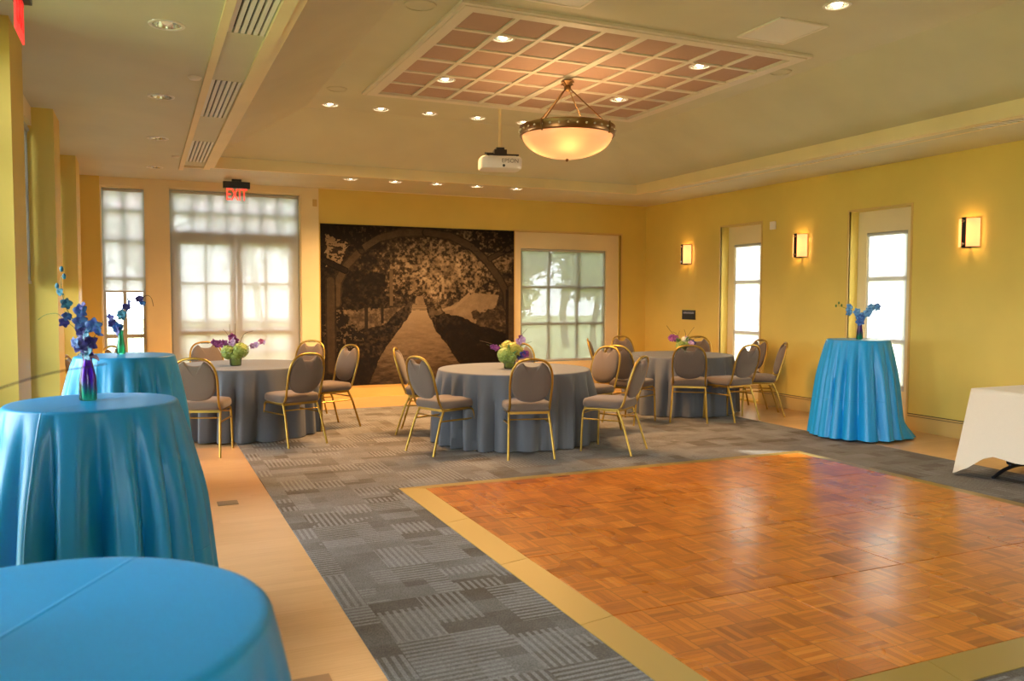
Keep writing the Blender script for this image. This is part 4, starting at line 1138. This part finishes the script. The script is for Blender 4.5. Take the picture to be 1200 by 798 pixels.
def centerpiece(loc, label, seed, greens, sprays, twigs, sc=1.0):
    rnd = random.Random(seed)
    v = thing('flower_centerpiece', label, 'flower arrangement', loc, ang, 'floral centrepieces on the grey tables')
    MB().lathe([(.001,0),(.05,0),(.058,.006),(.062,.05),(.066,.10),(.063,.10),(.058,.05),(.054,.012),(.001,.010)], 28).build('glass_bowl', M['vclear'], v, smooth=True)
    for k in range(6):
        a = k*1.05; MB().tube([(.03*cos(a),.03*sin(a),.015),(.025*cos(a+.5),.025*sin(a+.5),.11)], .004, 6).build('stem', M['pgreen'], v)
    for (x, y, z, r, mm) in greens:
        mb = MB(); n = int(70*(r/.07)**1.2)
        for k in range(n):
            zz = 1-2*(k+.5)/n; a = k*2.39996; rr = math.sqrt(max(0,1-zz*zz)); nrm = Vector((rr*cos(a), rr*sin(a), zz))
            c = nrm*r*rnd.uniform(.9,1.05); t1 = nrm.orthogonal().normalized(); t2 = nrm.cross(t1); ph = rnd.uniform(0,3)
            for q in range(4):
                b = ph+q*PI/2; petal(mb, c, t1*cos(b)+t2*sin(b)+nrm*.25, nrm, r*.26, r*.24, .2)
        mb.ball((0,0,0), r*.88, 12, 8)
        o = mb.build('hydrangea', mm, v, smooth=60); o.location = (x,y,z)
    for pts, fl, mats, size in sprays: spray(v, pts, .003, M['thread'], rnd, fl, mats, size)
    for pts in twigs: MB().tube(bez(pts,4), .0022, 5).build('twig', M['twig'], v)
    for k in range(7):
        a = rnd.uniform(0,2*PI); mb = MB(); petal(mb, (.05*cos(a),.05*sin(a),.11), (cos(a),sin(a),rnd.uniform(-.1,.5)), (0,0,1), rnd.uniform(.09,.13), .05)
        mb.build('leaf', M['leaf'], v, smooth=60)
    for k in range(14):
        a = rnd.uniform(0, 2*PI); b = Vector((.04*cos(a), .04*sin(a), rnd.uniform(.12,.18))); mb = MB()
        petal(mb, b, (cos(a), sin(a)*.6, rnd.uniform(.4,1.4)), (0,-1,.4), rnd.uniform(.06,.11), .025); mb.build('leaf', M['leaf'] if k % 2 else M['pgreen'], v, smooth=60)
    return v
TZ = .742
centerpiece((.90, 9.30, TZ), 'green hydrangea and purple orchid bowl on the table before the double doors', 31,
    [(-.06,-.03,.145,.075,M['pgreen']),(.06,-.02,.165,.078,M['pgreen']),(.0,.05,.16,.07,M['pgreen']),(.03,-.06,.12,.055,M['pgreen'])],
    [([(-.03,0,.12),(-.10,0,.22),(-.17,-.02,.24),(-.21,0,.235)], [(.45,1),(.6,1.1),(.8,1),(.95,.9)], [M['ppurp']], .085),
     ([(.0,0,.14),(0,0,.24),(.03,0,.30)], [(.5,1),(.7,1.1),(.9,1)], [M['ppurp'],M['plav']], .085),
     ([(-.02,0,.14),(-.04,0,.26),(-.05,0,.32)], [(.6,1),(.85,1)], [M['ppurp']], .085),
     ([(.03,0,.14),(.14,0,.21),(.22,0,.23),(.31,0,.25)], [(.5,.9),(.6,.9),(.75,1),(.88,1,M['ppurp']),(1,.8)], [M['ppurp'],M['plav']], .075)],
    [[(0,0,.15),(-.08,0,.33),(-.13,0,.39)],[(0,0,.15),(.0,0,.36),(.0,.01,.45)],[(.02,0,.15),(.09,0,.33),(.19,0,.37)],[(0,0,.2),(-.06,.02,.36),(-.06,0,.44)]])
centerpiece((3.48, 7.86, TZ), 'yellow green flower bowl with burgundy orchids on the table before the mural', 47,
    [(-.05,-.04,.14,.075,M['pgreen']),(.04,0,.20,.07,M['pyel']),(-.02,.03,.22,.065,M['pyel']),(.09,.0,.18,.055,M['pyel']),(.02,-.05,.12,.055,M['pgreen'])],
    [([(-.03,0,.12),(-.10,0,.20),(-.17,0,.22),(-.24,0,.25)], [(.4,.9),(.55,.9),(.7,.8)], [M['ppurp']], .075),
     ([(.02,0,.14),(.10,0,.26),(.13,0,.32)], [(.55,1),(.75,1),(.9,.9)], [M['plav'],M['ppurp']], .08),
     ([(.02,0,.12),(.12,-.02,.15),(.16,-.02,.15)], [(.5,1),(.8,1.1),(1,1)], [M['ppurp'],M['pnavy']], .08)],
    [[(0,0,.15),(.12,0,.34),(.18,0,.41)],[(0,0,.15),(-.18,0,.25),(-.31,0,.29)],[(0,0,.15),(.15,0,.25),(.23,0,.28)]])
centerpiece((6.40, 8.92, TZ), 'loose green flower bowl with plum orchids on the corner table', 58,
    [(-.02,-.02,.12,.06,M['pgreen']),(.06,.02,.14,.055,M['pgreen']),(.03,0,.20,.035,M['pwhite'])],
    [([(-.02,0,.12),(-.10,0,.20),(-.16,0,.20)], [(.5,1),(.7,1.1),(.9,1)], [M['ppurp']], .10),
     ([(.02,0,.12),(.06,0,.20),(.10,0,.24)], [(.5,1),(.8,1)], [M['plav'],M['pwhite']], .085),
     ([(.02,0,.10),(.10,0,.15),(.18,0,.16)], [(.5,1),(.8,1)], [M['pnavy'],M['plav']], .085)],
    [[(0,0,.13),(.05,0,.25),(.03,0,.33)],[(0,0,.13),(-.05,0,.22),(-.03,0,.31)],[(0,0,.13),(-.14,0,.30),(-.20,0,.38)],[(0,0,.13),(.10,0,.28),(.16,0,.36)],[(0,0,.13),(-.06,0,.26),(-.12,0,.30)],[(0,0,.13),(.14,0,.2),(.26,0,.24)]])

# ------------------------------------------------------------------ outdoors
def grassmat():
    m = mat('spring_lawn', (.25,.32,.10), .9); t = NT(m); co = t.objco()
    t.link(t.ramp(t.noise(co, .6, 4), [(.3,(.22,.27,.09)),(.7,(.40,.42,.20))]), t.bsdf.inputs['Base Color']); return m
M['lawn'] = grassmat(); M['bark'] = mat('bark', (.10,.075,.055), .9)
M['lleaf'] = petalmat('spring_leaf', (.16,.22,.05), (.30,.34,.10)); M['pinkb'] = petalmat('pink_bloom', (.55,.33,.45), (.70,.48,.58))
struct(MB().box(-60, 70, -45, 70, -.5, -.25).build('ground_lawn', M['lawn']))
def tree(name, loc, h, spread, seed, leafm, nleaf, lsize, label, cat='tree', group='trees outside the windows'):
    r = random.Random(seed); o = thing(name, label, cat, loc, group=group)
    mb = MB(); tips = []
    def grow(p, d, L, rad, lev):
        q = p+d*L; mid = p+d*L*.5+Vector((r.uniform(-1,1), r.uniform(-1,1), r.uniform(-.5,.5)))*L*.08
        mb.tube([p, mid, q], [rad, rad*.85, rad*.65], 6, cap=False)
        if lev == 0: tips.append((mid, q)); return
        if lev <= 2: tips.append((mid, q))
        for k in range(3 if lev > 1 else 4):
            nd = (d+Vector((r.uniform(-1,1), r.uniform(-1,1), r.uniform(-.35,.6)))*spread).normalized()
            grow(q if k < 2 else mid, nd, L*r.uniform(.62,.82), rad*.58, lev-1)
    grow(Vector((0,0,0)), Vector((0,0,1)), h*.3, h*.018, 4)
    mb.build('trunk', M['bark'], o, smooth=True)
    ml = MB()
    for k in range(nleaf):
        a, b = r.choice(tips); c = a.lerp(b, r.random())+Vector((r.gauss(0,1), r.gauss(0,1), r.gauss(0,1)))*h*.03
        d = Vector((r.uniform(-1,1), r.uniform(-1,1), r.uniform(-1,1))).normalized(); w = d.orthogonal().normalized(); s = lsize*r.uniform(.6,1.3)
        ml.add([c-d*s, c+w*s*.5, c+d*s, c-w*s*.5, c+d.cross(w)*s*.25], [(0,1,4),(1,2,4),(2,3,4),(3,0,4),(0,3,2,1)])
    ml.build('foliage', leafm, o)
    return o
tree('blossom_tree', (.1, 19.5, -.25), 6.5, .8, 2, M['pinkb'], 2600, .09, 'pink blossoming tree outside behind the double doors, left one', group='blossom trees outside')
tree('blossom_tree', (2.6, 21.5, -.25), 6.5, .8, 6, M['pinkb'], 2600, .09, 'pink blossoming tree outside behind the double doors, right one', group='blossom trees outside')
tree('leafy_tree', (7.7, 17.2, -.25), 5.2, .9, 3, M['lleaf'], 9000, .12, 'spring green tree outside the nine-pane window, left one')
tree('leafy_tree', (10.6, 18.4, -.25), 5.6, .9, 8, M['lleaf'], 9000, .12, 'spring green tree outside the nine-pane window, right one')
tree('leafy_tree', (-2.0, 24, -.25), 8, .8, 9, M['lleaf'], 3000, .13, 'bare-branched tree outside the narrow back left window')
tree('leafy_tree', (4.8, 27, -.25), 9, .8, 19, M['lleaf'], 3000, .15, 'tall spring tree farther behind the double doors')
tree('leafy_tree', (13.2, 25, -.25), 8, .9, 21, M['lleaf'], 8000, .18, 'distant spring tree beyond the nine-pane window')
rl = thing('railing', 'grey metal railing outside the double doors', 'railing', (.6, 14.2, -.25))
MB().box(-3, 5, -.03, .03, 1.18, 1.24).build('top_rail', M['winframe'], rl); MB().box(-3, 5, -.02, .02, .30, .34).build('bottom_rail', M['winframe'], rl)
mb = MB(); 
for k in range(64): mb.box(-3+k*.125-.01, -3+k*.125+.01, -.01, .01, .34, 1.18)
mb.build('balusters', M['winframe'], rl)

# ------------------------------------------------------------------ light
w = bpy.data.worlds.new('sky'); SC.world = w; w.use_nodes = True
t = w.node_tree; bg = t.nodes['Background']; bg.inputs[0].default_value = (.86,.92,1.0,1); bg.inputs[1].default_value = 14
def portal(loc, rot, sx, sy):
    L = bpy.data.lights.new('portal', 'AREA'); L.shape = 'RECTANGLE'; L.size = sx; L.size_y = sy; L.cycles.is_portal = True
    o = bpy.data.objects.new('portal', L); COL.objects.link(o); o.location = loc; o.rotation_euler = rot
# area lights point along -Z
portal(((W1L+W1R)/2, YB+.21, 1.5), (-PI/2,0,0), .5, 2.8); portal(((DL+DR)/2, YB+.21, 1.46), (-PI/2,0,0), 1.7, 2.9)
portal(((G2[0]+G2[1])/2, YB+.21, 1.35), (-PI/2,0,0), 1.6, 1.85)
for a, b, c, d_ in RG: portal((XR+.27, (a+b)/2, (c+d_)/2), (0,PI/2,0), d_-c, b-a)
for a, b in [(-2.4,.2)]+bays[:4]: portal((XL-.22, (a+b)/2, 1.49), (0,-PI/2,0), 2.75, b-a)
portal((.2, YF-.22, 1.5), (PI/2,0,0), 1.8, 2.4)
L = bpy.data.lights.new('sun', 'SUN'); L.energy = 34; L.angle = math.radians(.6); L.color = (1,.93,.80)
so = bpy.data.objects.new('sun', L); COL.objects.link(so)
sd = Vector((-1, .5, -.181)).normalized(); so.rotation_euler = sd.to_track_quat('-Z', 'Y').to_euler(); so.location = (20, -4, 6)

# ------------------------------------------------------------------ view
vs = SC.view_settings; vs.view_transform = 'Standard'; vs.look = 'None'; vs.gamma = 1; vs.use_curve_mapping = False; vs.exposure = -.06
cy = SC.cycles
cy.use_denoising = True; cy.max_bounces = 10; cy.diffuse_bounces = 5; cy.glossy_bounces = 4; cy.transmission_bounces = 6; cy.transparent_max_bounces = 12
cy.caustics_reflective = False; cy.caustics_refractive = False; cy.sample_clamp_indirect = 6
